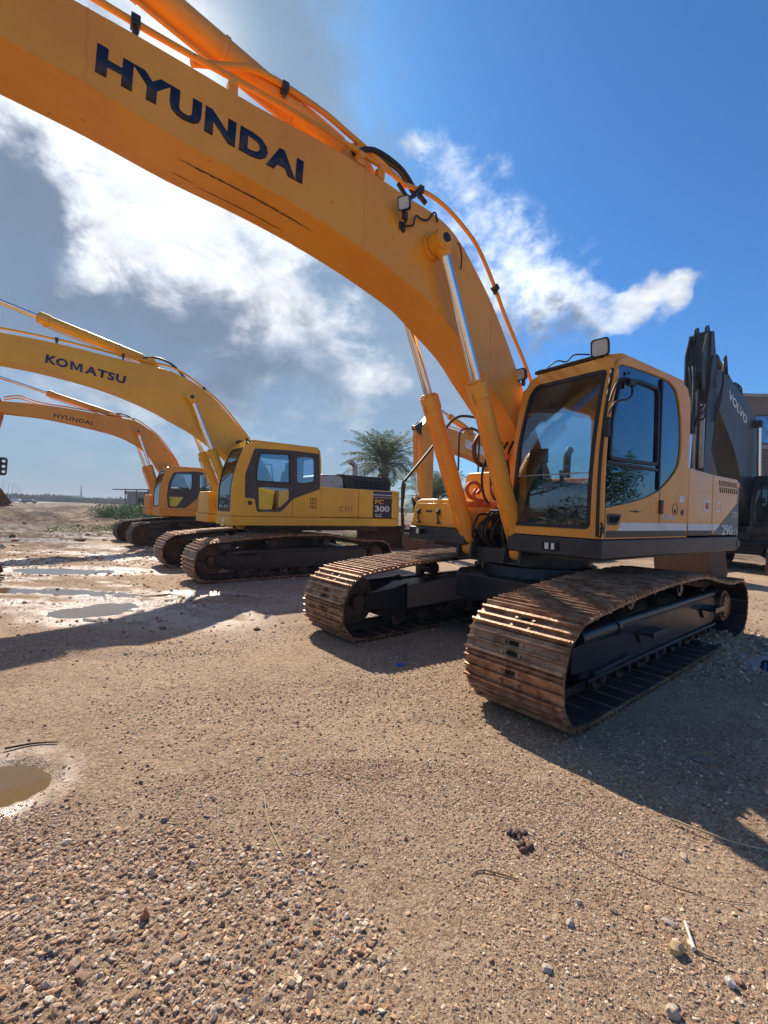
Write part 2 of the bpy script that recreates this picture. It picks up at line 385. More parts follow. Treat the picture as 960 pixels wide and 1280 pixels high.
    for i in range(42):
        a = 2 * PI * i / 42; rr = .30 if i % 2 else .255; teeth.append((-2.05 + rr * math.cos(a), .415 + rr * math.sin(a)))
    r.prism(teeth, yc - .035, yc + .035); r.ycyl(-2.05, .415, yc - .1, yc + .17, .22, 32); sp = r.build('drive_sprocket', 'rustdark', parent, bevel=.004)
    h = MB(); h.ycyl(-2.05, .415, yc + o * .12, yc + o * .24, .205, 32); h.ycyl(-2.05, .415, yc + o * .24, yc + o * .27, .165, 32)
    for i in range(10):
        a = 2 * PI * i / 10; h.ycyl(-2.05 + .14 * math.cos(a), .415 + .14 * math.sin(a), yc + o * .268, yc + o * .282, .014, 6)
    h.build('final_drive', 'rust' if detail else 'rustdark', sp, bevel=.005)
def make_undercarriage(root, detail, shoe_mat):
    for s in (1, -1): make_track(s, root, detail, shoe_mat)
    b = MB(); b.prism([(.95, -.55), (.95, .55), (.55, .85), (-.55, .85), (-.95, .55), (-.95, -.55), (-.55, -.85), (.55, -.85)], .50, .80, 'xy')
    b.cyl((0, 0, .78), (0, 0, .93), .72, .70, 48)
    for sx in (1, -1):
        for sy in (1, -1):
            x0, x1, y0, y1 = sx * .62, sx * 1.28, sy * .55, sy * 1.12
            d = Vector((x1 - x0, y1 - y0, 0)).normalized(); nrm = Vector((-d.y, d.x, 0)); w = .21; vs = []
            for (x, y, z0, z1) in ((x0, y0, .50, .79), (x1, y1, .30, .60)):
                for q in (-w, w):
                    for z in (z0, z1): vs.append((x + nrm.x * q, y + nrm.y * q, z))
            b.add(vs, [(0, 1, 3, 2), (4, 6, 7, 5), (0, 2, 6, 4), (1, 5, 7, 3), (0, 4, 5, 1), (2, 3, 7, 6)])
    b.build('car_body', 'navy', root, bevel=.012)
    r = MB(); r.cyl((0, 0, .93), (0, 0, 1.10), .66, .66, 64)
    for i in range(28):
        a = 2 * PI * i / 28; r.cyl((.64 * math.cos(a), .64 * math.sin(a), .925), (.64 * math.cos(a), .64 * math.sin(a), .905), .018, n=6)
    r.build('swing_ring', 'navy', root, bevel=.006)

# ------------------------------------------------------------------ boom, cylinders, arm, bucket
def make_hyd(root, du, name, foot, top, y, r, frac, mat, rodr=None, detail=False, cap=True):
    """hydraulic cylinder from its foot pin to the rod pin; frac = share of the length taken by the barrel"""
    f = Vector((foot[0], y, foot[1])); t = Vector((top[0], y, top[1])); d = (t - f).normalized(); L = (t - f).length
    e = f + d * L * frac; b = MB()
    b.tube([f + d * .10, f + d * .16, e - d * .16], [r * .8, r, r], 28)
    b.tube([e - d * .16, e], r * 1.13, 28)
    b.tube([e, e + d * .035], r * .85, 28)
    b.ycyl(f.x, f.z, y - r * .72, y + r * .72, r * .95, 24)
    for i in range(10):
        a = 2 * PI * i / 10; u = Vector((0, 1, 0)); w = d.cross(u); q = e + (u * math.cos(a) + w * math.sin(a)) * r * .98
        b.cyl(q - d * .01, q + d * .018, .012, n=6)
    # feed pipe along the barrel
    w = d.cross(Vector((0, 1, 0)))
    if w.x < 0: w = -w
    b.tube([f + d * .3 + w * (r + .03), f + d * L * frac * .5 + w * (r + .035), e - d * .1 + w * (r + .03), e - d * .06 + w * r * .7], .014, 8)
    for q in (.3, .62): c = f + d * L * frac * q; b.tube([c - d * .02, c + d * .02], r * 1.08, 24)
    o = b.build(name, mat, root, bevel=.004, rz=du)
    rd = MB(); rd.tube([e - d * .05, t - d * .09], rodr or r * .52, 24); rd.build('piston_rod', 'chrome', o)
    k = MB(); k.tube([t - d * .14, t - d * .04], [r * .62, r * .95], 20); k.ycyl(t.x, t.z, y - r * .75, y + r * .75, r * 1.08, 28); k.build('rod_eye', mat, o, bevel=.004)
    return o
def make_boom(root, du, P):
    HW = P.get('hw', .24); mat = P['mat']
    top = smooth_curve(P['top'], 3); bot = smooth_curve(P['bot'], 3)
    tip = P['tip']; foot = (.10, 1.62)
    poly = [(tip[0] + .16, tip[1] + .06)] + top + [(foot[0] - .17, foot[1] + .10), (foot[0] - .16, foot[1] - .12), (foot[0] + .06, foot[1] - .18)] + bot[::-1] + [(tip[0] + .12, tip[1] - .14)]
    b = MB(); b.prism(poly, -HW, HW)
    b.ycyl(foot[0], foot[1], -HW - .05, HW + .05, .14, 28); b.ycyl(tip[0], tip[1], -HW - .03, HW + .03, .12, 28)
    o = b.build('boom', mat, root, bevel=.010, rz=du)
    px, pz = P['pin']; cy = P['cy']
    k = MB(); k.ycyl(px, pz, -cy - .07, cy + .07, .062, 24); k.ycyl(px, pz, HW - .01, HW + .05, .13, 32); k.ycyl(px, pz, -HW - .05, -HW + .01, .13, 32)
    for s in (1, -1): k.ycyl(px, pz, s * (cy + .055), s * (cy + .082), .085, 28)
    k.build('boom_pin', mat, o, bevel=.005)
    for s in (1, -1): k = MB(); k.ycyl(px, pz, s * (cy + .078), s * (cy + .09), .045, 20); k.build('pin_cap', 'charcoal', o)
    # bracket for the arm cylinder on the boom back
    ax, az = P['acyl'][0]; k = MB()
    for s in (-1, 1): k.prism(rounded([(ax - .30, az - .22), (ax - .04, az + .09), (ax + .08, az + .06), (ax + .26, az - .24)], .04), s * .10 - .014, s * .10 + .014)
    k.ycyl(ax, az, -.15, .15, .05, 16); k.build('cylinder_bracket', mat, o, bevel=.004)
    return o
def make_arm_bucket(root, du, P):
    tip = Vector((P['tip'][0], P['tip'][1])); end = Vector(P['arm_end']); mat = P.get('arm_mat', P['mat']); ac = Vector(P['acyl'][1])
    d = (end - tip); L = d.length; d.normalize(); n = Vector((-d.y, d.x))
    if n.x < 0: n = -n        # n points to the outside (forward)
    back = ac - tip; s0 = back.dot(d); s1 = back.dot(n)
    def q(a, b): p = tip + d * a + n * b; return (p.x, p.y)
    poly = [q(s0 - .10, s1 - .06), q(s0 - .02, s1 + .12), q(-.1, .42), q(.45, .42), q(L * .55, .30), q(L - .06, .13), q(L + .08, 0), q(L - .04, -.13), q(L * .55, -.12), q(.2, -.18), q(-.12, -.16)]
    aw = P.get('arm_w', .17); b = MB(); b.prism(poly, -aw, aw); b.ycyl(tip.x, tip.y, -.26, .26, .09, 24); b.ycyl(end.x, end.y, -.22, .22, .08, 20)
    a = b.build('arm', mat, root, bevel=.01, rz=du)
    # bucket cylinder on the forward face of the arm, link and bucket
    c0 = q(-.05, .62); c1 = q(L * .70, .50); ck = P.get('bc', .6)
    c = make_hyd(root, du, 'bucket_cylinder', c0, c1, 0, .075, ck, mat)
    for s in (-1, 1):
        k = MB()
        k.prism(rounded([q(-.3, .36), q(-.10, .70), q(.04, .66), q(.25, .38)], .04), s * .1 - .014, s * .1 + .014)
        k.build('cylinder_lug', P.get('link_mat', 'charcoal'), a, bevel=.004); k = MB()
        k.prism(rounded([q(L * .70 - .07, .56), q(L * .70 + .07, .56), q(L * .86 + .05, .02), q(L * .86 - .06, -.02)], .04), s * .2 - .016, s * .2 + .016)
        k.prism(rounded([q(L * .70 - .07, .48), q(L * .70 + .05, .58), q(L + .12, .40), q(L + .02, .30)], .03), s * .13 - .016, s * .13 + .016)
        k.build('bucket_link', P.get('link_mat', 'charcoal'), a, bevel=.004)
    bw = P.get('bucket_w', 1.4) / 2; ex, ez = end.x, end.y; z0 = P.get('bucket_z', .02)
    h = ez - z0
    # curled bucket, teeth toward the machine, resting on its back
    prof = smooth_curve([(ex + .40, ez + .10), (ex + .62, ez - h * .35), (ex + .50, z0 + .12), (ex + .05, z0), (ex - .55, z0 + .02)], 5)
    inner = [(x - .03 * (1 if i < 12 else 0), z + (.0 if i < 8 else .035)) for i, (x, z) in enumerate(prof)]
    side = prof + [(ex - .72, z0 + .10), (ex - .42, ez - h * .30), (ex - .12, ez + .06)]
    b = MB(); m = len(prof)
    for i in range(m - 1):
        (x0, zz0), (x1, zz1) = prof[i], prof[i + 1]; dd = Vector((x1 - x0, zz1 - zz0)).normalized(); nn = Vector((dd.y, -dd.x)) * .028
        if nn.x > 0: nn = -nn
        b.prism([(x0, zz0), (x1, zz1), (x1 + nn.x, zz1 + nn.y), (x0 + nn.x, zz0 + nn.y)], -bw, bw)
    for s in (-1, 1):
        b.prism(side, s * bw - .02, s * bw + .02)
        b.prism(rounded([(ex - .16, ez + .10), (ex + .55, ez + .22), (ex + .50, ez - .22), (ex - .10, ez - .14)], .05), s * .21 - .018, s * .21 + .018)
    b.ycyl(ex, ez, -.3, .3, .06, 18); b.ycyl(ex + .42, ez + .06, -.3, .3, .05, 18)
    bk = b.build('bucket', P.get('bucket_mat', 'bucket'), root, bevel=.004, rz=du)
    for i in range(5):
        y = -bw + .1 + i * (2 * bw - .2) / 4; t = MB()
        t.prism([(ex - .50, z0 + .0), (ex - .50, z0 + .07), (ex - .74, z0 + .05), (ex - .76, z0 + .03)], y - .045, y + .045)
        t.build('bucket_tooth', 'rustdark', bk, bevel=.003)

# ------------------------------------------------------------------ cab
def make_lamp(parent, name, c, d, size=.075, rz=0.0, shell='black'):
    """square work lamp, lens toward direction d"""
    d = Vector(d).normalized(); R = d.to_track_quat('X', 'Z').to_matrix(); c = Vector(c)
    b = MB(); poly = rounded([(-size, -size), (size, -size), (size, size), (-size, size)], size * .45, 4); n = len(poly)
    rings = [(-.055, .55), (-.03, .85), (.02, 1.0), (.032, 1.0), (.034, .86), (.026, .84)]
    vs = []; fs = []
    for u, k in rings: vs += [c + R @ Vector((u, a * k, b_ * k)) for a, b_ in poly]
    for i in range(len(rings) - 1):
        for j in range(n): fs.append((i * n + j, i * n + (j + 1) % n, (i + 1) * n + (j + 1) % n, (i + 1) * n + j))
    fs.append(tuple(range(n)))
    b.add(vs, fs); o = b.build(name, shell, parent, rz=rz)
    l = MB(); l.add([c + R @ Vector((.030, a * .84, b_ * .84)) for a, b_ in poly] + [c + R @ Vector((.020, a * .84, b_ * .84)) for a, b_ in poly],
                    [tuple(range(n)), tuple(range(2 * n - 1, n - 1, -1))] + [(j, (j + 1) % n, (j + 1) % n + n, j + n) for j in range(n)])
    l.build('lamp_lens', 'lens', o, smooth=0)
    return o

def front_x(z, x0, lean):
    """x of the cab's front at height z"""
    if z < 1.75: return x0
    t = min((z - 1.75) / 1.4, 1.15); return x0 - lean * t ** 1.9
def make_cab(root, du, C, detail):
    x0, lean, xb, yl, yr, zt, zb = C['x0'], C['lean'], C['xb'], C['yl'], C['yr'], C['zt'], C['zb']; paint = C['paint']
    fx = lambda z: front_x(z, x0, lean)
    # left side panel with the glazed opening
    outer = [(fx(z) , z) for z in np.linspace(zb, zt - .16, 9)] + [(fx(zt - .1) - .03, zt - .07), (fx(zt) - .12, zt), (xb + .30, zt + .005), (xb + .10, zt - .05), (xb + .015, zt - .18), (xb, zt - .35), (xb, zb)]
    gl = C['glaze']; side = MB(); side.plate(outer, [gl], yl - .035, yl)
    cab = side.build('cab', paint, root, bevel=.006, rz=du)
    # roof, rear wall, right wall frame, floor: still the painted shell
    sh = MB()
    roofp = [(fx(zt) - .10, yr + .10), (fx(zt) - .06, yr + .22), (fx(zt) - .06, yl - .14), (fx(zt) - .12, yl - .04), (xb + .1, yl - .04), (xb + .02, yl - .12), (xb + .02, yr + .12), (xb + .1, yr + .06)]
    sh.prism(roofp, zt - .06, zt + .045, 'xy')
    sh.plate([(yr + .02, zb), (yr + .02, zt - .08), (yr + .12, zt), (yl - .09, zt), (yl - .036, zt - .08), (yl - .036, zb)], [rounded([(yr + .14, 2.2), (yr + .14, zt - .2), (yl - .16, zt - .2), (yl - .16, 2.2)], .08)], xb + .01, xb + .045, 'yz')
    ro = [(fx(z) - .03, z) for z in np.linspace(zb, zt - .16, 7)] + [(fx(zt) - .14, zt - .02), (xb + .12, zt - .02), (xb + .05, zt - .12), (xb + .046, zb)]
    rh = rounded([(x0 - .15, 1.75), (fx(2.4) - .13, 2.4), (fx(zt - .25) - .14, zt - .22), (xb + .2, zt - .22), (xb + .2, 1.75)], .08)
    sh.plate(ro, [rh], yr, yr + .035)
    sh.bx(xb + .05, x0 - .04, yr + .04, yl - .04, zb - .0, zb + .05)
    sh.build('cab_shell', paint, cab, bevel=.012, seg=3)
    # front frame, cut in height and then bent to the windscreen's curve
    fo = [(yr, zb), (yl - .036, zb), (yl - .036, zt - .10), (yl - .06, zt - .03), (yl - .13, zt + .005), (yr + .20, zt - .0), (yr + .10, zt - .05), (yr + .05, zt - .18), (yr + .02, 2.3)]
    fg = rounded([(yr + .075, zb + .09), (yl - .125, zb + .09), (yl - .10, zt - .13), (yr + .20, zt - .13), (yr + .135, zt - .23), (yr + .09, 2.3)], .05)
    wp = lambda co: Vector((fx(co.z) + co.x, co.y, co.z)); cuts = [('z', list(np.linspace(1.75, zt, 12)))]
    f = MB(); f.plate(fo, [fg], -.05, .0, 'yz'); f.build('front_frame', paint, cab, bevel=.006, cuts=cuts, warp=wp, smooth=40)
    s = MB(); s.plate(inset(fg, -.006), [inset(fg, .032)], -.018, .006, 'yz'); s.build('windscreen_seal', 'black', cab, cuts=cuts, warp=wp, smooth=40)
    g = MB(); g.prism(inset(fg, .02), -.012, -.006, 'yz'); wsn = g.build('windscreen', 'glass', cab, cuts=cuts, warp=wp, smooth=60)
    if detail:
        zz = C.get('wsplit', 1.97); r = MB(); r.bx(fx(zz) - .012, fx(zz) - .001, yr + .09, yl - .12, zz - .006, zz + .006); r.build('glass_joint', 'steel', wsn)
        # black seal line along the front-left pillar
        r = MB(); r.tube([(fx(z) + .004, yl - .045 - .0 * z, z) for z in np.linspace(zb + .02, zt - .14, 12)], .016, 8); r.build('pillar_seal', 'black', cab)
    # side glazing
    b = MB(); b.prism(inset(gl, -.004), yl - .022, yl - .016); 
    pane = b.build('side_glazing', 'glassdark', cab, smooth=0)
    b = MB()
    wins = C['wins']; b.plate(gl, [inset(w, 0) for w in wins], yl - .030, yl - .024)
    if C.get('frit_outside'):
        b = MB(); b.plate(inset(gl, .004), wins, yl - .014, yl + .002)
    b.build('glazing_band', C.get('band', 'frit'), cab, smooth=0)
    wf = MB()
    for w in C.get('rims', []): wf.plate(inset(w, -.012), [inset(w, .018)], yl - .018, yl + .008)
    for (x, z0, z1) in C.get('posts', []): wf.bx(x - .013, x + .013, yl - .016, yl + .006, z0, z1)
    for (xa, xb2, z) in C.get('rails', []): wf.bx(xa, xb2, yl - .016, yl + .007, z - .014, z + .014)
    wf.build('window_frame', 'black', cab, bevel=.002)
    # door gaps
    k = MB()
    for (x, z0, z1) in C.get('gaps', []): k.bx(x - .005, x + .005, yl - .0005, yl + .002, z0, z1)
    if C.get('gaps'): k.build('door_gap', 'black', cab, smooth=0)
    # interior
    i = MB(); sx = C['seat']; i.box((sx, (yl + yr) / 2 , 1.72), (.50, .50, .14)); i.box((sx - .27, (yl + yr) / 2, 2.08), (.13, .48, .66), Matrix.Rotation(-.16, 3, 'Y')); i.box((sx - .33, (yl + yr) / 2, 2.50), (.10, .26, .20), Matrix.Rotation(-.1, 3, 'Y')); i.bx(sx - .2, sx + .2, yr + .3, yl - .3, 1.40, 1.66)
    i.build('operator_seat', 'seat', cab, bevel=.04, seg=3)
    i = MB(); i.box((sx + .1, yr + .17, 1.72), (.60, .16, .45)); i.box((sx + .1, yl - .19, 1.72), (.45, .12, .40)); i.box((x0 - .22, yr + .18, 1.9), (.16, .10, .5)); i.box((x0 - .25, yr + .20, 2.2), (.05, .22, .16))
    i.tube([(sx + .25, yl - .20, 1.9), (sx + .27, yl - .2, 2.08)], [.02, .028], 8); i.tube([(sx + .28, yr + .2, 1.9), (sx + .30, yr + .2, 2.08)], [.02, .028], 8)
    for s_ in (-.08, .08): i.tube([(x0 - .30, (yl + yr) / 2 + s_, 1.42), (x0 - .33, (yl + yr) / 2 + s_, 1.85)], .012, 8)
    i.bx(xb + .06, x0 - .32, yr + .06, yl - .06, zt - .15, zt - .065)
    i.bx(xb + .05, xb + .35, yr + .06, yl - .06, zb + .05, 2.02)
    i.build('cab_interior', 'trim', cab, bevel=.02)
    i = MB(); i.bx(xb + .34, sx - .3, yr + .1, yl - .10, 1.42, 2.0); i.box((x0 - .14, (yl + yr) / 2 - .1, 1.47), (.16, .5, .12)); i.build('storage_box', 'tan', cab, bevel=.03)
    return cab

def work_hood(root, du, P): pass

def hose(parent, pts, r=.02, mat='black', name='hose', rz=None, n=10):
    b = MB(); b.tube(smooth_curve([tuple(p) for p in pts], 6), r, n); return b.build(name, mat, parent, rz=rz)

def make_boom_pipes(boom, P):
    """steel pipes and clamps that follow the back of the boom"""
    top = P['top']; y = P.get('hw', .24) - .05
    pts = [(x + .06 * dx, y, z + .10 + .03 * dx) for (x, z), dx in zip(P['pipe'], [0] * len(P['pipe']))]
    return pts

# ================================================================== the big orange excavator in front
YAW = -2.4499
def frame_prism(mb, poly, z0, z1, ch=.0): mb.prism(poly, z0, z1, 'xy')
def make_deck(root, du, x0, xr, w, z0, z1, mat, gap=True):
    poly = [(x0, w), (x0, .34), (.50, .34), (.50, -.34), (x0 - .02, -.34), (x0 - .02, -w), (xr + .5, -w)] + \
           [(xr + .5 - .5 * math.sin(a), -w + .55 * (1 - math.cos(a))) for a in (.4, .8, 1.2)] + [(xr - .06, -.5), (xr - .09, 0), (xr - .06, .5)] + \
           [(xr + .5 - .5 * math.sin(a), w - .55 * (1 - math.cos(a))) for a in (1.2, .8, .4)] + [(xr + .5, w)]
    b = MB(); b.prism(poly, z0, z1, 'xy'); return b.build('deck_skirt', mat, root, bevel=.022, seg=3, rz=du)
def cw_outline(xa, xr, w):
    return [(xa, w), (xr + .5, w)] + [(xr + .5 - .5 * math.sin(a), w - .55 * (1 - math.cos(a))) for a in (.3, .6, .9, 1.2)] + [(xr - .06, .5), (xr - .09, 0), (xr - .06, -.5)] + \
           [(xr + .5 - .5 * math.sin(a), -w + .55 * (1 - math.cos(a))) for a in (1.2, .9, .6, .3)] + [(xr + .5, -w), (xa, -w)]

BOOM_MAIN = dict(mat='orange', hw=.24, tip=(6.72, 4.28), pin=(2.19, 4.14), cy=.37, cylfoot=(.86, 1.12), arm_end=(7.55, 1.35), acyl=((2.98, 4.76), (6.75, 5.62)),
    top=[(6.3, 4.56), (5.08, 4.585), (4.49, 4.58), (3.96, 4.56), (3.35, 4.57), (2.98, 4.55), (2.54, 4.505), (2.15, 4.475), (1.86, 4.375), (1.55, 4.115), (1.24, 3.785), (.85, 3.24), (.35, 2.42), (.02, 1.90)],
    bot=[(6.4, 4.22), (5.44, 4.145), (5.0, 4.105), (4.48, 4.03), (3.95, 3.99), (3.44, 3.925), (3.0, 3.84), (2.7, 3.765), (2.32, 3.65), (2.10, 3.53), (1.67, 3.285), (1.41, 3.055), (1.06, 2.755), (.76, 2.46), (.45, 2.08), (.28, 1.68)])

def pipe_run(boom, pts, y, r, mat, clamps=(), name='boom_pipe'):
    p = smooth_curve([(x, y, z) for x, z in pts], 4); b = MB(); b.tube(p, r, 12); o = b.build(name, mat, boom)
    if clamps:
        for (x, z, ang, dz) in clamps:
            b = MB(); R = Matrix.Rotation(ang, 3, 'Y'); b.box((x, y, z), (.055, .075, .066), R); b.box((x - .0, y, z - dz / 2 - .02), (.035, .035, dz), R)
            b.build('pipe_clamp', 'charcoal', o, bevel=.006)
    return o

def main_excavator():
    root = empty('excavator', (2.0293, 5.8922, 0), YAW)
    tag(root, 'big orange excavator in front with wide rusty tracks and 290LC-9 on its side', 'excavator', 'excavators parked in a row')
    du = -2.52 - YAW
    make_undercarriage(root, True, 'rust')
    P = BOOM_MAIN; boom = make_boom(root, du, P)
    for s in (1, -1): make_hyd(root, du, 'boom_cylinder', P['cylfoot'], P['pin'], s * P['cy'], .098, .585, 'orange', rodr=.052)
    make_hyd(root, du, 'arm_cylinder', P['acyl'][0], P['acyl'][1], 0, .105, .50, 'orange')
    make_arm_bucket(root, du, P)
    lettering('HYUNDAI', (4.975, 4.212), (3.575, 4.140), .188, .240, 'letter', boom, bold=.055, spacing=1.12)
    # scrapes along the underside: bare primer showing through the paint, in the boom's lower plate
    # pipes, hoses and lamp on the boom
    pipe_run(boom, [(2.52, 4.64), (2.26, 4.68), (2.02, 4.66), (1.76, 4.57), (1.50, 4.42), (1.23, 4.11), (1.01, 3.80), (.60, 3.30), (.35, 2.9)], .19, .021, 'amber', [(2.32, 4.67, 0, .06), (1.20, 4.07, .9, .05)])
    pipe_run(boom, [(6.3, 4.70), (5.2, 4.70), (4.8, 4.69), (4.45, 4.69), (4.0, 4.70), (3.5, 4.71), (3.0, 4.69), (2.6, 4.66)], .20, .022, 'amber', [(4.76, 4.69, 0, .07)])
    pipe_run(boom, [(4.4, 4.70), (4.2, 4.80), (3.9, 4.93), (3.4, 4.92), (3.1, 4.86), (2.75, 4.78), (2.45, 4.68)], .13, .025, 'amber', [(3.70, 4.92, 0, .05)])
    pipe_run(boom, [(4.4, 4.66), (4.0, 4.66), (3.4, 4.66), (2.6, 4.62), (2.2, 4.60), (1.9, 4.50), (1.5, 4.25), (1.1, 3.75), (.75, 3.2)], -.16, .022, 'amber', [(2.9, 4.66, 0, .08)])
    for x, z in ((3.02, 4.62), (2.80, 4.60), (4.13, 4.61)): k = MB(); k.bx(x - .035, x + .035, .17, .23, z - .05, z + .04); k.ycyl(x, z + .03, .16, .245, .03, 12); k.build('pipe_bracket', 'orange', boom, bevel=.004)
    hose(boom, [(3.05, .12, 4.72), (2.85, .16, 4.82), (2.55, .16, 4.80), (2.35, .14, 4.70), (2.2, .14, 4.62)], .024)
    hose(boom, [(3.0, .05, 4.70), (2.75, .06, 4.86), (2.5, .08, 4.84), (2.3, .1, 4.66)], .022)
    hose(boom, [(2.60, .21, 4.60), (2.52, .24, 4.50), (2.45, .22, 4.53), (2.36, .22, 4.64)], .020)
    hose(boom, [(2.53, .262, 4.21), (2.46, .275, 4.24), (2.43, .275, 4.335), (2.34, .262, 4.345), (2.26, .262, 4.375), (2.21, .262, 4.455), (2.17, .262, 4.47), (2.14, .255, 4.40)], .0085, name='lamp_cable')
    hose(boom, [(2.02, .42, 4.16), (1.93, .36, 4.20), (1.84, .30, 4.14), (1.80, .255, 4.05)], .008, 'brownhose')
    lp = make_lamp(boom, 'boom_lamp', (2.62, .35, 4.33), (.75, .45, -.25), .058)
    k = MB(); k.tube([(2.60, .33, 4.27), (2.565, .30, 4.22), (2.56, .245, 4.20)], .014, 8); k.bx(2.53, 2.60, .24, .255, 4.165, 4.235); k.ycyl(2.555, 4.165, .24, .26, .02, 12); k.box((2.585, .31, 4.255), (.05, .03, .07)); k.build('lamp_bracket', 'charcoal', lp, bevel=.003)
    for x, z in ((2.66, 4.06), (3.30, 4.12)):
        k = MB(); k.ycyl(x, z, .238, .252, .014, 8); k.build('boom_bolt', 'orange', boom)
    def seam(x, zb_, zt_): k = MB(); k.tube([(x + .01 * math.sin(t * 2), .2405, zb_ + (zt_ - zb_) * t / 8) for t in range(9)], .0045, 5); k.build('weld_seam', 'orange', boom)
    seam(5.02, 4.115, 4.58); seam(2.98, 3.85, 4.545); seam(1.30, 2.98, 3.85)
    k = MB(); k.tube([(x, .2395, z + .006) for x, z in smooth_curve(P['bot'], 2)[2:-4]], .006, 5); k.build('weld_seam', 'orange', boom)
    # boom foot brackets and the clutter between cab and tool box
    b = MB()
    for s in (1, -1):
        b.prism([(.50, 1.14), (-.40, 1.14), (-.22, 1.60), (-.02, 1.86), (.18, 1.84), (.34, 1.50)], s * .325 - .025, s * .325 + .025)
        b.prism([(1.02, 1.00), (.45, 1.00), (.45, 1.26), (.80, 1.27), (.98, 1.18)], s * .25 - .02, s * .25 + .02); b.prism([(1.02, 1.00), (.45, 1.00), (.45, 1.26), (.80, 1.27), (.98, 1.18)], s * .475 - .02, s * .475 + .02)
    b.bx(-2.8, .9, -.5, .5, .97, 1.145); b.bx(.40, .80, -1.15, 1.15, 1.09, 1.148); b.bx(-.4, -.1, -.95, .95, 1.07, 1.148); b.bx(-1.8, -1.5, -.95, .95, 1.07, 1.148)
    b.cyl((0, 0, 1.09), (0, 0, 1.15), .80, n=48)
    b.build('main_frame', 'charcoal', root, bevel=.008, rz=du)
    b = MB(); b.bx(.15, .60, -.28, .28, 1.30, 1.55); b.bx(.50, .62, -.30, .24, 1.50, 1.60)
    for i in range(7): b.cyl((.62, -.24 + .075 * i, 1.54), (.72, -.24 + .075 * i, 1.54), .026, n=8)
    b.build('control_valve', 'charcoal', root, bevel=.01, rz=du)
    for i in range(6):
        y = -.27 + i * .09; q = random.uniform; hose(root, [(.68, y, 1.54), (.84 + q(0, .12), y + q(-.04, .04), 1.50 + q(-.05, .05)), (.90 + q(0, .1), y * .9 + q(-.05, .05), 1.32 + q(-.05, .05)), (.84, y * .8 + q(-.05, .05), 1.18), (.5, y * .6, 1.06)], q(.013, .019), rz=du)
    for i in range(4):
        y = -.17 + i * .11; hose(root, [(.5, y, 1.60), (.82, y, 1.70 + .04 * i), (.92, y + .03 * i, 1.95), (.86, y, 2.22), (.72, y * .8, 2.42)], .015, 'brownhose' if i == 1 else 'black', rz=du)
    hose(root, [(.84, -.30, 2.53), (.92, -.31, 2.40), (.90, -.31, 2.24), (.78, -.31, 2.16), (.60, -.28, 2.22)], .030, 'brownhose', rz=du)
    b = MB()
    for (y, z) in ((-.30, 1.80), (.12, 1.80)):
        b.tube(smooth_curve([(.72, y, z - .10), (.95, y, z - .06), (1.04, y, z + .03), (1.0, y, z + .11), (.88, y, z + .13), (.80, y, z + .06), (.86, y, z - .01)], 5), .024, 10)
        b.tube(smooth_curve([(.70, y + .07, z - .14), (.92, y + .08, z - .12), (.98, y + .06, z - .02), (.92, y + .05, z + .05)], 5), .020, 10)
        for k in range(5): b.cyl((.84 + .02 * k, y - .1 + .055 * k, z - .13), (.93 + .02 * k, y - .1 + .055 * k, z - .13), .030, n=6)
        b.box((.82, y, z - .15), (.16, .30, .05))
    b.build('hydraulic_fitting', 'red', root, bevel=.003, rz=du)
    # deck skirt, body panels, counterweight
    dk = make_deck(root, du, 1.05, -2.92, 1.42, 1.150, 1.343, 'charcoal')
    b = MB(); b.bx(1.049, 1.056, .80, .99, 1.20, 1.285); b.build('skirt_vent', 'hole', dk)
    b = MB(); b.bx(1.052, 1.060, .83, .875, 1.21, 1.275); b.bx(1.052, 1.060, .905, .94, 1.21, 1.275); b.build('reflector', 'white', dk)
    b = MB(); b.cyl((-2.50, 1.418, 1.245), (-2.50, 1.424, 1.245), .055, n=28); b.build('skirt_cap', 'charcoal', dk)
    hood = MB(); hood.bx(-2.42, -.86, -1.40, 1.36, 1.36, 2.10); hood.build('engine_hood', 'peach', root, bevel=.03, seg=3, rz=du)
    def panel(x0, x1, zt0, zt1):
        b = MB(); b.prism([(x0, 1.362), (x1, 1.362), (x1, zt1), (x0, zt0)], 1.34, 1.418); return b.build('side_door', 'peach', root, bevel=.018, seg=3, rz=du)
    p1 = panel(-.825, -1.545, 2.155, 2.125); p2 = panel(-1.555, -2.43, 2.125, 2.115)
    cw = MB(); cw.prism(cw_outline(-2.44, -2.92, 1.416), 1.345, 1.99, 'xy'); cwo = cw.build('counterweight', 'grey', root, bevel=.03, seg=3, rz=du)
    c2 = MB(); c2.prism(cw_outline(-2.36, -2.92, 1.424), 1.985, 2.10, 'xy'); c2.build('counterweight_cap', 'peach', cwo, bevel=.04, seg=4)
    # crease line along the side panels
    for pn, xa, xb_ in ((p1, -.83, -1.54), (p2, -1.56, -2.42)):
        k = MB(); k.bx(xb_, xa, 1.413, 1.4215, 1.885, 1.893); k.build('panel_crease', 'peach', pn, bevel=.002)
    lv = MB()
    for r_ in range(2):
        for i in range(10 if r_ == 0 else 9):
            x = -1.74 - i * .072 - r_ * .02; z = 2.065 - r_ * .085; lv.prism([(x, z), (x - .030, z), (x - .052, z - .068), (x - .022, z - .068)], 1.416, 1.4205)
    lv.build('louvre', 'hole', p2, smooth=0)
    lv = MB()
    for r_ in range(5):
        for i in range(2 + r_ % 2 + 1): lv.bx(-2.47 - i * .05, -2.50 - i * .05, 1.4165, 1.419, 1.80 - r_ * .04, 1.82 - r_ * .04)
    lv.build('grille_hole', 'hole', cwo, smooth=0)
    # grey wedge, white stripe and dark band painted along the side
    k = MB(); k.prism([(-1.56, 1.366), (-2.43, 1.366), (-2.43, 1.80)], 1.419, 1.4215); k.build('grey_decal', 'grey', p2, smooth=0)
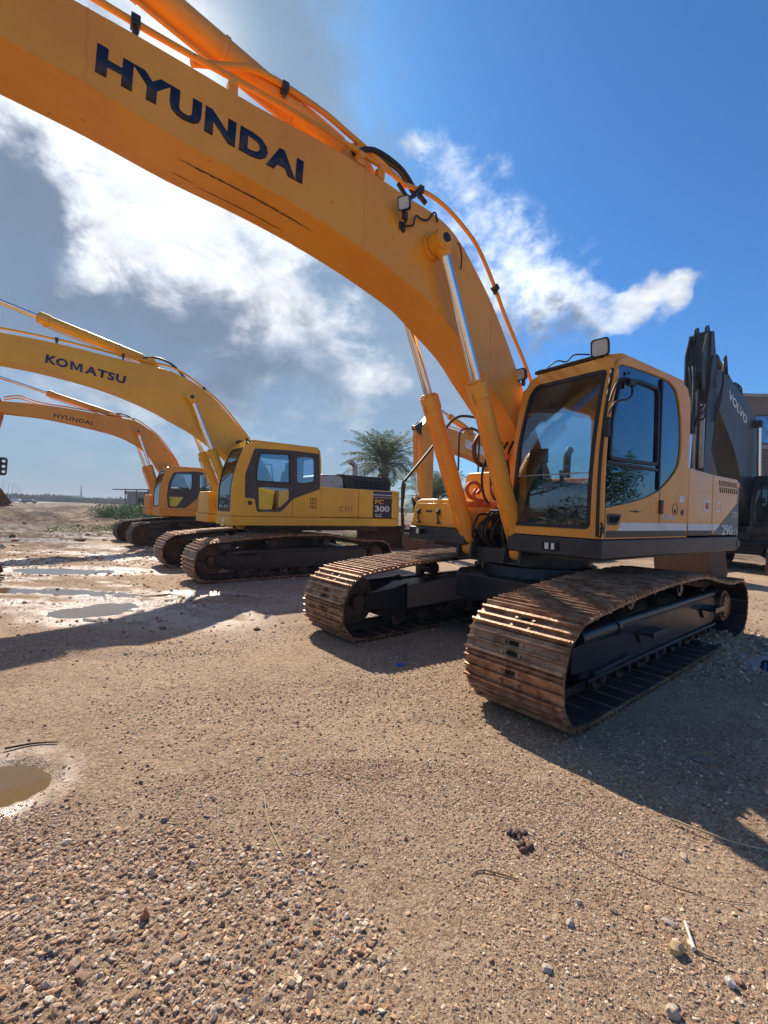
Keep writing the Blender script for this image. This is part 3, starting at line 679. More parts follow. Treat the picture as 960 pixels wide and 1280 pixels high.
    k = MB(); k.prism([(-.83, 1.425), (-1.545, 1.425), (-1.545, 1.505), (-.83, 1.505)], 1.419, 1.4222); k.build('white_stripe', 'white', p1, smooth=0)
    k = MB(); k.bx(-1.545, -.83, 1.419, 1.4216, 1.366, 1.424); k.build('dark_band', 'charcoal', p1, smooth=0)
    k = MB(); k.prism([(-1.556, 1.425), (-1.66, 1.425), (-1.82, 1.505), (-1.556, 1.505)], 1.4218, 1.4235); k.build('white_stripe', 'white', p2, smooth=0)
    lettering('290', (-1.87, 1.362), (-2.24, 1.362), .138, 1.4218, 'white', p2, bold=.02)
    lettering('LC-9', (-2.25, 1.362), (-2.42, 1.362), .075, 1.4218, 'white', p2, bold=.01, shear=.2)
    lettering('LTD', (-2.22, 1.60), (-2.41, 1.60), .075, 1.4218, 'white', p2, bold=.0)
    for (x0, x1, z0, z1, m_) in ((-1.28, -1.47, 1.66, 1.79, 'peach'), (-1.66, -1.83, 1.66, 1.79, 'peach')):
        k = MB(); k.plate([(x0, z0), (x1, z0), (x1, z1), (x0, z1)], [[(x0 - .02, z0 + .02), (x1 + .02, z0 + .02), (x1 + .02, z1 - .02), (x0 - .02, z1 - .02)]], 1.4185, 1.4215); k.build('door_latch', 'white', p1 if x0 > -1.5 else p2, smooth=0)
    k = MB(); k.bx(-1.41, -1.34, 1.4185, 1.4215, 1.69, 1.76); k.build('warning_sticker', 'redmark', p1, smooth=0)
    k = MB(); k.cyl((-.66, 1.418, 1.63), (-.66, 1.424, 1.63), .035, n=20); k.build('lock_cap', 'black', p1)
    # cab
    glaze = smooth_curve([(.835, 2.90), (.85, 2.965), (.78, 3.01), (.40, 3.035), (0, 3.045), (-.22, 3.04), (-.36, 3.0), (-.46, 2.92), (-.55, 2.70), (-.585, 2.40), (-.56, 2.22), (-.50, 2.12), (-.38, 2.02), (-.20, 1.91), (-.02, 1.83), (.25, 1.755), (.54, 1.70), (.85, 1.655), (1.0, 1.64), (1.012, 1.70), (1.012, 2.0), (.99, 2.3), (.93, 2.6)], 2, closed=True)
    win1 = rounded([(.955, 2.10), (.93, 2.45), (.80, 2.86), (.45, 2.915), (.04, 2.915), (.0, 2.85), (-.01, 2.12)], .05)
    winlow = rounded([(.96, 2.03), (.965, 1.70), (.60, 1.745), (.25, 1.81), (.0, 1.885), (-.02, 2.02)], .03)
    winq = rounded([(-.11, 2.98), (-.30, 2.955), (-.41, 2.86), (-.50, 2.6), (-.53, 2.38), (-.45, 2.18), (-.12, 1.98)], .05)
    C = dict(x0=1.045, lean=.235, xb=-.80, yl=1.42, yr=.335, zb=1.347, zt=3.10, paint='orange', glaze=glaze, wins=[win1, winlow, winq], rims=[win1],
             posts=[(-.065, 1.86, 3.03)], rails=[(-.03, .985, 2.065)], gaps=[(-.085, 1.35, 1.86), (1.005, 1.36, 1.64)], seat=.05)
    cab = make_cab(root, du, C, True)
    lf = MB(); lf.prism([(.98, 1.36), (-.79, 1.36), (-.79, 1.424), (.98, 1.424)], 1.4205, 1.4225); lf.build('dark_band', 'charcoal', cab, smooth=0)
    lf = MB(); lf.prism([(.79, 1.425), (-.79, 1.425), (-.79, 1.505), (.70, 1.505)], 1.4205, 1.423); lf.build('white_stripe', 'white', cab, smooth=0)
    lettering('Robex', (-.14, 1.545), (-.47, 1.545), .070, 1.4215, 'white', cab, bold=.0)
    lf = MB(); pp = rounded([(.975, 1.585), (.72, 1.585), (.74, 1.52), (.79, 1.478), (.96, 1.478)], .03); lf.plate(pp, [inset(pp, .022)], 1.419, 1.427); lf.prism(inset(pp, .02), 1.4185, 1.4215, mi=1); lf.build('step_recess', ['charcoal', 'hole'], cab, bevel=.003)
    lf = MB(); lf.bx(-.145, -.07, 1.419, 1.445, 1.60, 1.75); lf.build('door_handle', 'charcoal', cab, bevel=.012)
    lf = MB(); lf.bx(-.12, -.095, 1.444, 1.449, 1.62, 1.70); lf.build('warning_sticker', 'redmark', cab, smooth=0)
    lf = MB(); lf.bx(-.58, -.70, 1.4195, 1.4215, 1.74, 1.82); lf.build('instruction_sticker', 'white', cab, smooth=0)
    lf = MB()
    for i in range(20):
        a = 2 * PI * i / 20; a2 = 2 * PI * (i + 1) / 20; lf.tube([(-.47 + .065 * math.cos(a), 1.4205, 1.66 + .065 * math.sin(a)), (-.47 + .065 * math.cos(a2), 1.4205, 1.66 + .065 * math.sin(a2))], .004, 6)
    lf.cyl((-.47, 1.418, 1.64), (-.47, 1.426, 1.64), .022, n=12); lf.build('fuel_lock', 'charcoal', cab)
    lf = MB(); lf.tube([(.55, 1.424, 1.62), (.33, 1.424, 1.615)], .005, 6); lf.box((.44, 1.424, 1.617), (.05, .006, .02)); lf.build('maker_mark', 'brownhose', cab)
    # mirror arm, grab handle, wiper motor, lamps, roof trims
    lf = MB(); lf.tube(smooth_curve([(1.04, 1.44, 2.50), (1.02, 1.50, 2.60), (.88, 1.52, 2.64), (.74, 1.50, 2.72), (.70, 1.47, 2.85), (.78, 1.46, 2.87), (.90, 1.46, 2.83), (1.0, 1.46, 2.72), (1.06, 1.46, 2.60)], 5), .011, 8)
    lf.box((.69, 1.46, 2.84), (.12, .05, .055)); lf.box((1.03, 1.43, 2.38), (.05, .04, .18)); lf.ycyl(.66, 2.95, 1.418, 1.43, .018, 12)
    lf.build('mirror_bracket', 'black', cab, bevel=.004)
    lf = MB(); lf.tube(smooth_curve([(1.055, 1.405, 1.36), (1.075, 1.43, 1.40), (1.06, 1.43, 1.46), (1.05, 1.41, 1.50)], 4), .010, 8); lf.box((1.04, 1.42, 1.43), (.04, .03, .06)); lf.build('door_hinge', 'charcoal', cab, bevel=.004)
    for (y, z) in ((1.215, 3.165), (.275, 3.145)):
        sz = .088 if y > 1 else .068; l = make_lamp(cab, 'cab_lamp', (.80, y, z + (.05 if y > 1 else .02)), (.93, .12, -.12) if y > 1 else (.90, .05, -.12), sz)
        k = MB(); k.box((.76, y, z - .05), (.04, .03, .10)); k.build('lamp_bracket', 'charcoal', l, bevel=.003)
    lf = MB(); lf.prism(rounded([(.72, .50), (.72, 1.12), (.30, 1.2), (-.3, 1.2), (-.3, .5)], .08), 3.146, 3.175, 'xy'); lf.bx(.76, .80, .45, 1.15, 3.125, 3.165); lf.build('roof_hatch', 'charcoal', cab, bevel=.01)
    hose(cab, [(.80, .62, 3.17), (.82, .75, 3.20), (.81, .85, 3.17), (.83, .95, 3.21), (.80, 1.1, 3.18)], .008, name='lamp_cable')
    lf = MB(); lf.tube([(.815, .70, 3.03), (.845, .75, 2.96), (.98, .95, 2.6)], .010, 6); lf.box((.99, .96, 2.55), (.02, .03, .6), Matrix.Rotation(-.18, 3, 'X') @ Matrix.Rotation(.12, 3, 'Y'))
    lf = MB(); lf.tube(smooth_curve([(1.06, .325, 2.18), (1.10, .30, 2.10), (1.11, .29, 1.95), (1.09, .31, 1.82), (1.06, .33, 1.76)], 5), .012, 8); lf.box((1.06, .325, 2.19), (.06, .04, .06)); lf.build('grab_handle', 'red', cab, bevel=.003)
    # right side: tool box, fuel tank, rails
    tb = MB(); prof = [(-1.42, 1.345), (-1.36, 1.62), (-1.30, 1.705), (-1.22, 1.73), (-.60, 1.73), (-.53, 1.70), (-.36, 1.345)]
    tb.prism(prof, .05, 1.0, 'yz'); tbo = tb.build('tool_box', 'gold', root, bevel=.035, seg=4, rz=du)
    d = MB(); d.prism(rounded([(-1.35, 1.40), (-1.29, 1.62), (-1.24, 1.665), (-.66, 1.665), (-.60, 1.63), (-.52, 1.40)], .03), .995, 1.022, 'yz'); d.bx(1.02, 1.026, -1.22, -.66, 1.455, 1.463)
    dr = d.build('tool_box_lid', 'gold', tbo, bevel=.010, seg=3)
    for y in (-1.20, -.80):
        l = MB(); l.box((1.035, y, 1.55), (.03, .045, .07)); l.tube([(1.05, y, 1.575), (1.055, y, 1.50), (1.04, y + .005, 1.41)], .012, 8); l.box((1.035, y, 1.405), (.03, .06, .025)); l.ball((1.055, y, 1.545), .024, 10, 6); l.build('latch', 'charcoal', tbo, bevel=.004)
    l = MB(); l.bx(1.018, 1.034, -1.06, -.94, 1.545, 1.572); l.build('lid_handle', 'charcoal', tbo, bevel=.005)
    ft = MB(); ft.prism([(-1.10, 1.345), (-1.06, 2.06), (-1.0, 2.13), (-.50, 2.13), (-.44, 2.07), (-.44, 1.345)], -.85, .30, 'yz'); ft.build('fuel_tank', 'gold', root, bevel=.03, seg=3, rz=du)
    r = MB()
    r.tube(smooth_curve([(1.10, -1.48, 1.22), (1.12, -1.48, 1.60), (1.12, -1.48, 1.92), (1.05, -1.47, 2.03), (.75, -1.45, 2.36), (.50, -1.42, 2.66), (.42, -1.38, 2.80), (.40, -1.22, 2.93), (.32, -1.12, 2.97), (.1, -1.10, 2.98)], 4), .020, 10)
    r.tube([(1.06, -1.50, 1.30), (1.07, -1.53, 1.60), (1.06, -1.50, 1.95)], .013, 8)
    r.tube(smooth_curve([(.60, -.90, 2.13), (.60, -.90, 2.60), (.56, -.90, 2.70), (.45, -.90, 2.74), (.25, -.90, 2.73), (.20, -.90, 2.66), (.20, -.90, 2.13)], 4), .013, 8)
    r.bx(.9, 1.12, -1.50, -1.40, 1.25, 1.29)
    r.build('handrail', 'black', root, rz=du)
    l = make_lamp(root, 'deck_lamp', (1.09, -1.12, 1.285), (.9, -.1, .0), .045, rz=du)
    # exhaust and antenna-like rear mirror
    e = MB(); e.tube([(-1.7, -.7, 2.1), (-1.7, -.7, 2.55), (-1.78, -.7, 2.66)], .06, 16); e.build('exhaust_pipe', 'charcoal', root, rz=du)
    return root
MAIN = main_excavator()

# ================================================================== the yellow and the amber excavators in the row
def side_box(root, du, w, parts, mat):
    for (x0, x1, z0, z1) in parts:
        b = MB(); b.bx(x0, x1, w - .07, w, z0, z1); b.build('side_door', mat, root, bevel=.012, rz=du)
def row_excavator(loc, yaw, uy, P, label, body, kind):
    root = empty('excavator', (loc[0], loc[1], 0), yaw); tag(root, label, 'excavator', 'excavators parked in a row'); du = uy - yaw; m = P['mat']
    make_undercarriage(root, False, 'rust' if kind == 'komatsu' else 'rustdark')
    boom = make_boom(root, du, P)
    for s in (1, -1): make_hyd(root, du, 'boom_cylinder', P['cylfoot'], P['pin'], s * P['cy'], .10, P.get('cf', .56), m, rodr=.055)
    make_hyd(root, du, 'arm_cylinder', P['acyl'][0], P['acyl'][1], 0, .10, P.get('af', .47), m)
    make_arm_bucket(root, du, P)
    pipe_run(boom, P['pipe'], .17, .022, P.get('pipemat', m), P.get('clamps', ()))
    pipe_run(boom, [(x, z - .03) for x, z in P['pipe']], -.15, .022, P.get('pipemat', m))
    for k in range(3): hose(boom, [(P['acyl'][0][0] + .12, .05 * k, P['acyl'][0][1] + .02), (P['acyl'][0][0] - .15, .05 * k, P['acyl'][0][1] + .12 - .02 * k), (P['acyl'][0][0] - .45, .06 * k + .03, P['acyl'][0][1] + .02 - .02 * k), (P['acyl'][0][0] - .75, .1, P['acyl'][0][1] - .28)], .022)
    xf, xr, w, z0, z1, zt = body
    b = MB()
    for s in (1, -1): b.prism([(.50, 1.14), (-.40, 1.14), (-.22, 1.60), (-.02, 1.86), (.18, 1.84), (.34, 1.50)], s * .325 - .025, s * .325 + .025); b.prism([(1.02, 1.00), (.45, 1.00), (.45, 1.26), (.80, 1.27), (.98, 1.18)], s * .28 - .02, s * .28 + .02)
    b.bx(xr + .3, .9, -.5, .5, .97, z0 + .01); b.cyl((0, 0, 1.05), (0, 0, z0 + .01), .85, n=40); b.build('main_frame', 'charcoal', root, bevel=.008, rz=du)
    make_deck(root, du, xf, xr, w, z0, z1, m if kind == 'komatsu' else ('charcoal' if kind == 'volvo' else m))
    hd = MB(); hd.bx(xr + .45, -.50, -w + .04, w - .05, z1 + .02, zt - .02); hd.build('engine_hood', m, root, bevel=.03, rz=du)
    sd = []
    for xa, xb in ((-.47, -1.55), (-1.56, xr + .46)):
        b = MB(); b.bx(xb, xa, w - .06, w - .002, z1 + .015, zt); sd.append(b.build('side_door', m, root, bevel=.015, rz=du))
    cw = MB(); cw.prism(cw_outline(xr + .45, xr, w - .004), z1 + .005, zt + .01, 'xy'); cw.build('counterweight', P.get('cwmat', m), root, bevel=.04, seg=3, rz=du)
    tb = MB(); tb.prism([(-1.42, z1), (-1.38, z1 + .45), (-1.25, z1 + .55), (-.55, z1 + .55), (-.40, z1)], .1, xf - .05, 'yz'); tb.build('tool_box', m, root, bevel=.03, rz=du)
    ft = MB(); ft.bx(-.85, .1, -1.38, -.42, z1, zt + .04); ft.build('fuel_tank', m, root, bevel=.03, rz=du)
    r = MB(); r.tube([(xf - .1, -1.45, z1 - .05), (xf - .1, -1.45, 1.95), (.3, -1.42, 2.75), (-.4, -1.40, 2.75), (-.5, -1.40, 2.1)], .02, 8); r.build('handrail', 'black', root, rz=du)
    return root, boom, sd, du

KP = dict(mat='yellow', hw=.25, tip=(6.55, 4.1), pin=(2.21, 3.88), cy=.38, cylfoot=(1.05, 1.10), arm_end=(6.05, 1.35), acyl=((3.0, 4.58), (6.75, 5.42)), cf=.60, af=.50,
    top=[(6.3, 4.42), (5.41, 4.505), (4.45, 4.505), (3.65, 4.45), (3.1, 4.43), (2.62, 4.40), (2.18, 4.26), (1.85, 4.08), (1.59, 3.88), (1.2, 3.50), (.78, 3.06), (.35, 2.42), (.02, 1.90)],
    bot=[(6.35, 3.98), (5.4, 4.01), (4.64, 3.965), (3.78, 3.83), (3.01, 3.60), (2.54, 3.39), (2.03, 3.15), (1.44, 2.75), (1.09, 2.44), (.8, 2.1), (.5, 1.7)],
    pipe=[(6.3, 4.52), (5.41, 4.60), (4.45, 4.60), (3.65, 4.55), (2.9, 4.53), (2.55, 4.50), (2.18, 4.35), (1.6, 3.97), (1.2, 3.58), (.80, 3.14)], clamps=[(4.6, 4.60, 0, .08), (3.5, 4.55, 0, .08), (1.9, 4.17, .6, .08)])
KOM, kboom, ksd, kdu = row_excavator((-2.7316, 11.449), -2.4742, -2.50, KP, 'yellow excavator lettered PC 300 LC standing behind the big orange one', (1.62, -3.12, 1.42, 1.13, 1.33, 2.05), 'komatsu')
KT = lambda t: (4.77 - 1.31 * t, 4.105 - .15 * t)
lettering('KO', KT(0), KT(.265), .165, .250, 'letterblue', kboom, bold=.045, spacing=1.1)
lettering('ATSU', KT(.47), KT(1), .165, .250, 'letterblue', kboom, bold=.045, spacing=1.12)
mo = KT(.295); mp = [(0, 0), (0, .165), (.055, .165), (.10, .07), (.145, .165), (.20, .165), (.20, 0), (.155, 0), (.155, .10), (.115, .015), (.085, .015), (.045, .10), (.045, 0)]
b = MB(); b.prism([(mo[0] - u, mo[1] - u * .1145 + v) for u, v in mp], .250, .253); b.build('lettering', 'letterblue', kboom, smooth=0)
b = MB(); b.bx(-1.99, -2.60, 1.419, 1.4215, 1.345, 1.86); pnl = b.build('name_panel', 'purple', ksd[1], smooth=0)
b = MB(); b.bx(-1.99, -2.60, 1.419, 1.4215, 1.875, 2.03); b.build('name_panel_band', 'letterblue', ksd[1], smooth=0)
b = MB(); b.bx(-1.99, -2.60, 1.4205, 1.4225, 1.925, 1.945); b.build('name_panel_stripe', 'white', ksd[1], smooth=0)
lettering('PC', (-2.05, 1.70), (-2.33, 1.70), .12, 1.4218, 'yellow', pnl, bold=.03)
lettering('300', (-2.05, 1.50), (-2.52, 1.50), .155, 1.4218, 'white', pnl, bold=.03)
lettering('LC', (-2.08, 1.37), (-2.28, 1.37), .085, 1.4218, 'white', pnl, bold=.03)
lettering('C311', (-1.0, 1.49), (-1.36, 1.49), .12, 1.4185, 'bucket', ksd[0], bold=.0)
kgl = rounded([(1.15, 2.79), (.27, 2.83), (-.41, 2.82), (-.455, 2.0), (.22, 1.74), (.51, 1.44), (1.06, 1.43), (1.12, 1.72), (1.33, 1.72), (1.34, 2.22)], .04, 3)
kw = [rounded([(1.03, 2.70), (.34, 2.74), (.31, 2.09), (1.10, 2.09), (1.09, 2.4)], .05, 3), rounded([(1.04, 1.97), (.32, 1.97), (.32, 1.72), (.58, 1.50), (1.02, 1.48)], .05, 3), rounded([(.16, 2.70), (-.27, 2.72), (-.29, 2.16), (.14, 2.10)], .09, 4)]
kC = dict(x0=1.60, lean=.42, xb=-.47, yl=1.42, yr=.38, zb=1.335, zt=2.93, paint='yellow', glaze=kgl, wins=kw, band='trim', frit_outside=True, rims=[kw[0]], gaps=[(.235, 1.35, 1.74)], seat=.45)
kcab = make_cab(KOM, kdu, kC, False)
lv = MB()
for r_ in range(3):
    for i in range(4): x = -.20 - i * .045; z = 1.79 - r_ * .09; lv.prism([(x, z), (x - .02, z), (x - .035, z - .075), (x - .015, z - .075)], 1.419, 1.4215)
lv.build('louvre', 'hole', kcab, smooth=0)
k = MB(); k.ycyl(1.22, 1.62, 1.418, 1.424, .05, 16); k.build('door_lock', 'charcoal', kcab)
k = MB(); k.bx(1.612, 1.63, .9, 1.0, 1.18, 1.28); k.build('reflector', 'white', kcab)
k = MB(); k.bx(.95, 1.22, .40, .62, 2.96, 3.04); k.tube([(1.25, 1.38, 2.92), (1.35, 1.44, 2.97), (1.32, 1.44, 2.85)], .02, 6); k.build('roof_fitting', 'black', kcab, bevel=.01)
k = MB(); k.prism(rounded([(-1.45, 2.03), (-1.35, 2.34), (-1.2, 2.43), (-2.75, 2.43), (-2.9, 2.30), (-2.9, 2.03)][::-1], .03), -.9, .95); kh = k.build('raised_hood', 'black', KOM, bevel=.03, rz=kdu)
k = MB(); k.prism([(-.55, 2.03), (-.55, 2.33), (-.8, 2.40), (-1.42, 2.42), (-1.42, 2.03)], -.9, .93); k.build('air_duct', 'steel', KOM, bevel=.06, seg=4, rz=kdu)
k = MB()
for i in range(7):
    for j in range(3): k.bx(-1.70 - i * .16, -1.83 - i * .16, .949, .953, 2.12 + j * .07, 2.16 + j * .07)
k.build('hood_grille', 'hole', kh, smooth=0)
k = MB(); k.tube(smooth_curve([(-2.2, .2, 2.40), (-2.2, .2, 2.70), (-2.15, .2, 2.80), (-2.0, .2, 2.86)], 4), .07, 14); k.build('exhaust_pipe', 'steel', KOM, rz=kdu)

TP = dict(mat='amber', hw=.25, tip=(6.05, 4.42), pin=(2.08, 4.18), cy=.38, cylfoot=(1.0, 1.10), arm_end=(6.35, 2.15), acyl=((2.72, 4.72), (6.45, 5.55)), cf=.60, af=.55, bucket_mat='rustdark', bucket_w=1.2, bucket_z=1.30, arm_mat='red', link_mat='black',
    top=[(5.93, 4.66), (4.98, 4.72), (3.9, 4.70), (2.9, 4.64), (2.4, 4.62), (2.04, 4.55), (1.7, 4.36), (1.38, 4.14), (1.0, 3.68), (.56, 3.10), (.3, 2.5), (.02, 1.90)],
    bot=[(5.9, 4.30), (4.97, 4.31), (4.3, 4.25), (3.62, 4.16), (2.8, 4.02), (2.19, 3.80), (1.64, 3.42), (1.26, 2.85), (.8, 2.2), (.5, 1.7)],
    pipe=[(5.9, 4.80), (5.5, 4.92), (4.98, 4.80), (3.9, 4.76), (2.9, 4.72), (2.4, 4.70), (2.04, 4.64), (1.4, 4.22), (1.0, 3.77), (.6, 3.2)])
def small_cab(root, du, paint, x0=1.50):
    gl = rounded([(1.06, 2.71), (.36, 2.79), (-.33, 2.77), (-.41, 2.0), (.19, 1.76), (.60, 1.40), (1.22, 1.39), (1.27, 1.87), (1.22, 2.3)], .06, 3)
    w = [rounded([(.98, 2.68), (.39, 2.72), (.37, 2.06), (1.17, 2.06), (1.12, 2.4)], .08, 3), rounded([(1.19, 1.80), (.67, 1.80), (.90, 1.46), (1.15, 1.44)], .06, 3), rounded([(.12, 2.69), (-.28, 2.70), (-.31, 2.0), (.09, 1.93)], .05, 3)]
    return make_cab(root, du, dict(x0=x0, lean=.36, xb=-.47, yl=1.42, yr=.38, zb=1.335, zt=2.90, paint=paint, glaze=gl, wins=w, band='trim', frit_outside=True, rims=[w[0]], gaps=[(.19, 1.35, 1.76), (-.40, 1.35, 2.0)], posts=[(-.09, 1.98, 2.72)], seat=.45), False)
THI, tboom, tsd, tdu = row_excavator((-7.89, 18.367), -2.438, -2.45, TP, 'small-looking amber excavator at the far left end of the row', (1.50, -2.95, 1.42, 1.08, 1.33, 2.0), 'row')
small_cab(THI, tdu, 'amber')
tarm = [o for o in THI.children if o.name.startswith('arm') and 'cyl' not in o.name][0]
b = MB(); b.plate(rounded([(6.20, 2.30), (5.82, 2.30), (5.78, 2.36), (5.76, 2.82), (5.82, 2.88), (6.20, 2.88)], .03), [[(5.865 + .048 * math.cos(t_), zc_ + .05 * math.sin(t_)) for t_ in np.linspace(0, 2 * PI, 17)[:-1]] for zc_ in (2.42, 2.59, 2.76)], -.03, .03); b.build('hanging_bracket', 'black', tarm, bevel=.003)
lettering('HYUNDAI', (4.61, 4.345), (3.50, 4.235), .145, .250, 'letter', tboom, bold=.02, spacing=1.1)

# machine behind the tool box of the big one: only its folded boom and hanging arm show
MP = dict(mat='amber', hw=.25, tip=(5.55, 4.45), pin=(2.08, 4.18), cy=.38, cylfoot=(1.0, 1.10), arm_end=(5.45, .95), acyl=((3.3, 4.78), (5.10, 5.35)), cf=.60, af=.62, bucket_w=1.2, bc=.62,
    top=[(5.4, 4.68), (4.6, 4.62), (3.79, 4.55), (2.9, 4.50), (2.4, 4.46), (2.04, 4.42), (1.7, 4.30), (1.38, 4.10), (1.0, 3.68), (.56, 3.10), (.3, 2.5), (.02, 1.90)],
    bot=[(5.4, 4.25), (4.6, 3.95), (3.99, 3.80), (3.2, 3.68), (2.8, 3.60), (2.19, 3.45), (1.64, 3.10), (1.26, 2.65), (.8, 2.2), (.5, 1.7)],
    pipe=[(5.2, 4.74), (4.4, 4.70), (3.9, 4.66), (2.9, 4.60), (2.4, 4.56), (2.04, 4.52), (1.4, 4.20), (1.0, 3.77), (.6, 3.2)])
MID, mboom, msd, mdu = row_excavator((5.75, 19.7), -2.45, -2.45, MP, 'orange excavator behind the tool box of the big one, arm hanging straight down', (1.50, -2.95, 1.42, 1.08, 1.33, 2.0), 'row')
small_cab(MID, mdu, 'amber')
b = MB(); b.prism([(3.75, 4.02), (2.3, 3.74), (2.3, 4.08), (3.75, 4.34)], .251, .254); b.build('white_decal', 'white', mboom, smooth=0)
b = MB(); b.prism([(3.42, 4.06), (3.28, 4.035), (3.36, 4.20)], .2545, .257); b.build('decal_mark', 'letter', mboom, smooth=0)

VP = dict(mat='bluegrey', hw=.28, tip=(4.38, 5.22), pin=(1.02, 4.60), cy=.42, cylfoot=(.75, 1.15), arm_end=(4.95, 1.35), acyl=((2.3, 5.62), (4.65, 6.50)), cf=.52, af=.6, bucket_w=1.25, bc=.55, arm_mat='charcoal', arm_w=.27,
    top=[(4.35, 5.55), (4.05, 5.66), (3.0, 5.48), (2.2, 5.32), (1.6, 5.15), (1.1, 4.93), (.7, 4.65), (.40, 4.30), (.15, 3.8), (-.03, 3.1), (-.06, 2.5), (-.05, 1.90)],
    bot=[(4.3, 4.85), (4.15, 4.62), (3.65, 4.25), (3.2, 3.96), (2.75, 3.6), (2.37, 3.17), (2.0, 2.7), (1.70, 2.25), (1.2, 1.9), (.6, 1.6)],
    pipe=[(3.9, 5.72), (3.0, 5.60), (2.2, 5.44), (1.6, 5.27), (1.1, 5.05), (.65, 4.76), (.30, 4.36), (.05, 3.8), (-.1, 3.1)], pipemat='black', clamps=[(2.6, 5.52, .15, .08), (1.3, 5.12, .4, .08)])
VOL, vboom, vsd, vdu = row_excavator((12.15, 14.95), -2.45, -2.50, VP, 'dark blue-grey excavator behind the cab, boom raised and arm hanging down', (1.6, -3.1, 1.45, 1.20, 1.38, 2.1), 'volvo')
small_cab(VOL, vdu, 'charcoal', 1.5)
varm = [o for o in VOL.children if o.name.startswith('arm') and 'cyl' not in o.name][0]
for s_ in (-1, 1):
    b = MB(); b.prism(rounded([(4.55, 6.62), (4.90, 6.45), (5.12, 5.9), (5.10, 5.1), (4.95, 4.9), (4.85, 6.2), (4.50, 6.45)], .06), s_ * .20 - .02, s_ * .20 + .02); b.build('arm_rib', 'bluegrey', varm, bevel=.004)
    b = MB(); b.prism(rounded([(4.30, 6.35), (4.55, 6.80), (4.75, 6.72), (4.85, 6.3)], .05), s_ * .12 - .02, s_ * .12 + .02); b.build('cylinder_lug', 'charcoal', varm, bevel=.004)
b = MB(); b.prism([(5.02, 5.0), (5.10, 4.9), (5.12, 2.2), (5.06, 2.1)], -.06, .10); b.prism([(4.98, 4.6), (5.06, 4.5), (5.05, 3.0), (5.0, 2.9)], .16, .26); b.build('wear_strip', 'steel', varm, bevel=.006)
for k in range(4): hose(varm, [(4.70 + .1 * k, .29 + .02 * (k % 2), 5.9 - .1 * k), (4.95, .33, 5.4), (5.0 + .05 * k, .31, 4.9 - .2 * k), (5.12, .18, 4.6 - .15 * k), (5.14, .10 - .05 * k, 4.0)], .020)
for k in range(3): hose(varm, [(5.14, -.1 + .08 * k, 5.6), (5.24, -.02 + .05 * k, 5.2), (5.20, .02 * k, 4.6), (5.15, -.03 * k, 3.2), (5.12, .05, 2.4)], .018, 'steel' if k == 1 else 'black')
lettering('VOLVO', (3.40, 5.02), (1.72, 4.47), .26, .280, 'white', vboom, bold=.03)
for k in range(5): hose(vboom, [(3.6, .10 + .05 * k, 5.62), (3.75, .3, 5.85 + .06 * k), (4.1, .36, 5.6 + .05 * k), (4.25, .38, 5.1 - .05 * k), (4.45, .3, 4.6 - .1 * k)], .022)

# scrapes on the lower plate of the boom
def scrape(x0, x1, yc, wid, seed):
    rs = random.Random(seed); xs = np.linspace(x0, x1, 40); bot = BOOM_MAIN['bot']
    bx_ = [p[0] for p in smooth_curve(bot, 3)][::-1]; bz_ = [p[1] for p in smooth_curve(bot, 3)][::-1]
    b = MB(); vs = []
    for i, x in enumerate(xs):
        t = i / 39; k = min(1, t * 6, (1 - t) * 6) * (.45 + .55 * rs.random()); z = float(np.interp(x, bx_, bz_)) - .0022
        o = (rs.random() - .5) * .006
        vs += [(x, yc + wid * k + o, z), (x, yc - wid * k + o, z)]
    b.add(vs, [(2 * i, 2 * i + 1, 2 * i + 3, 2 * i + 2) for i in range(39)]); return b.build('paint_scrape', 'rustdark', [o for o in MAIN.children if o.name.startswith('boom') and not 'cyl' in o.name][0], smooth=0)
scrape(4.47, 3.38, .075, .013, 1); scrape(4.30, 3.55, -.125, .007, 2); scrape(4.48, 4.32, -.10, .004, 4)

# ================================================================== ground
_perm = RNG.permutation(4096)
_val = RNG.random(4096)
def vnoise(x, y, s=0):
    xi = np.floor(x).astype(int); yi = np.floor(y).astype(int); xf = x - xi; yf = y - yi
    u = xf * xf * xf * (xf * (xf * 6 - 15) + 10); v = yf * yf * yf * (yf * (yf * 6 - 15) + 10)
    def h(a, b): return _val[_perm[(_perm[(a + s * 131) & 4095] + b) & 4095]]
    return (h(xi, yi) * (1 - u) + h(xi + 1, yi) * u) * (1 - v) + (h(xi, yi + 1) * (1 - u) + h(xi + 1, yi + 1) * u) * v
def fbm(x, y, o=4, s=0, g=.5):
    a = 1; t = 0; w = 0
    for i in range(o): t = t + a * (vnoise(x * 2 ** i, y * 2 ** i, s + i) - .5); w += a; a *= g
    return t / w * 2
def sst(a, b, x): t = np.clip((x - a) / (b - a), 0, 1); return t * t * (3 - 2 * t)
def bump2(x, y, cx, cy, rx, ry, a=0.0):
    c, s = math.cos(a), math.sin(a); u = ((x - cx) * c + (y - cy) * s) / rx; v = (-(x - cx) * s + (y - cy) * c) / ry
    return np.clip(1 - (u * u + v * v), 0, 1)
PUD = [(-2.10, 2.36, .20, .20, .2), (-4.05, 6.45, .46, .40, .1), (-5.9, 7.62, 1.5, .20, -.05), (-7.0, 9.9, 1.1, .35, .1), (-2.9, 7.75, .8, .12, .0), (4.45, 4.95, .34, .17, .5)]
def machine_mask(x, y):
    m = 0
    for (tx, ty) in ((2.03, 5.89), (-2.73, 11.45), (-7.89, 18.37), (5.75, 19.7), (12.15, 14.95)):
        m = np.maximum(m, 1 - sst(2.6, 4.4, np.hypot(x - tx, y - ty)))
    return m
def mudzone(x, y): return sst(-.6, -2.6, x + .12 * (y - 6)) * sst(4.6, 6.0, y + .12 * x) * (1 - sst(16, 26, y))
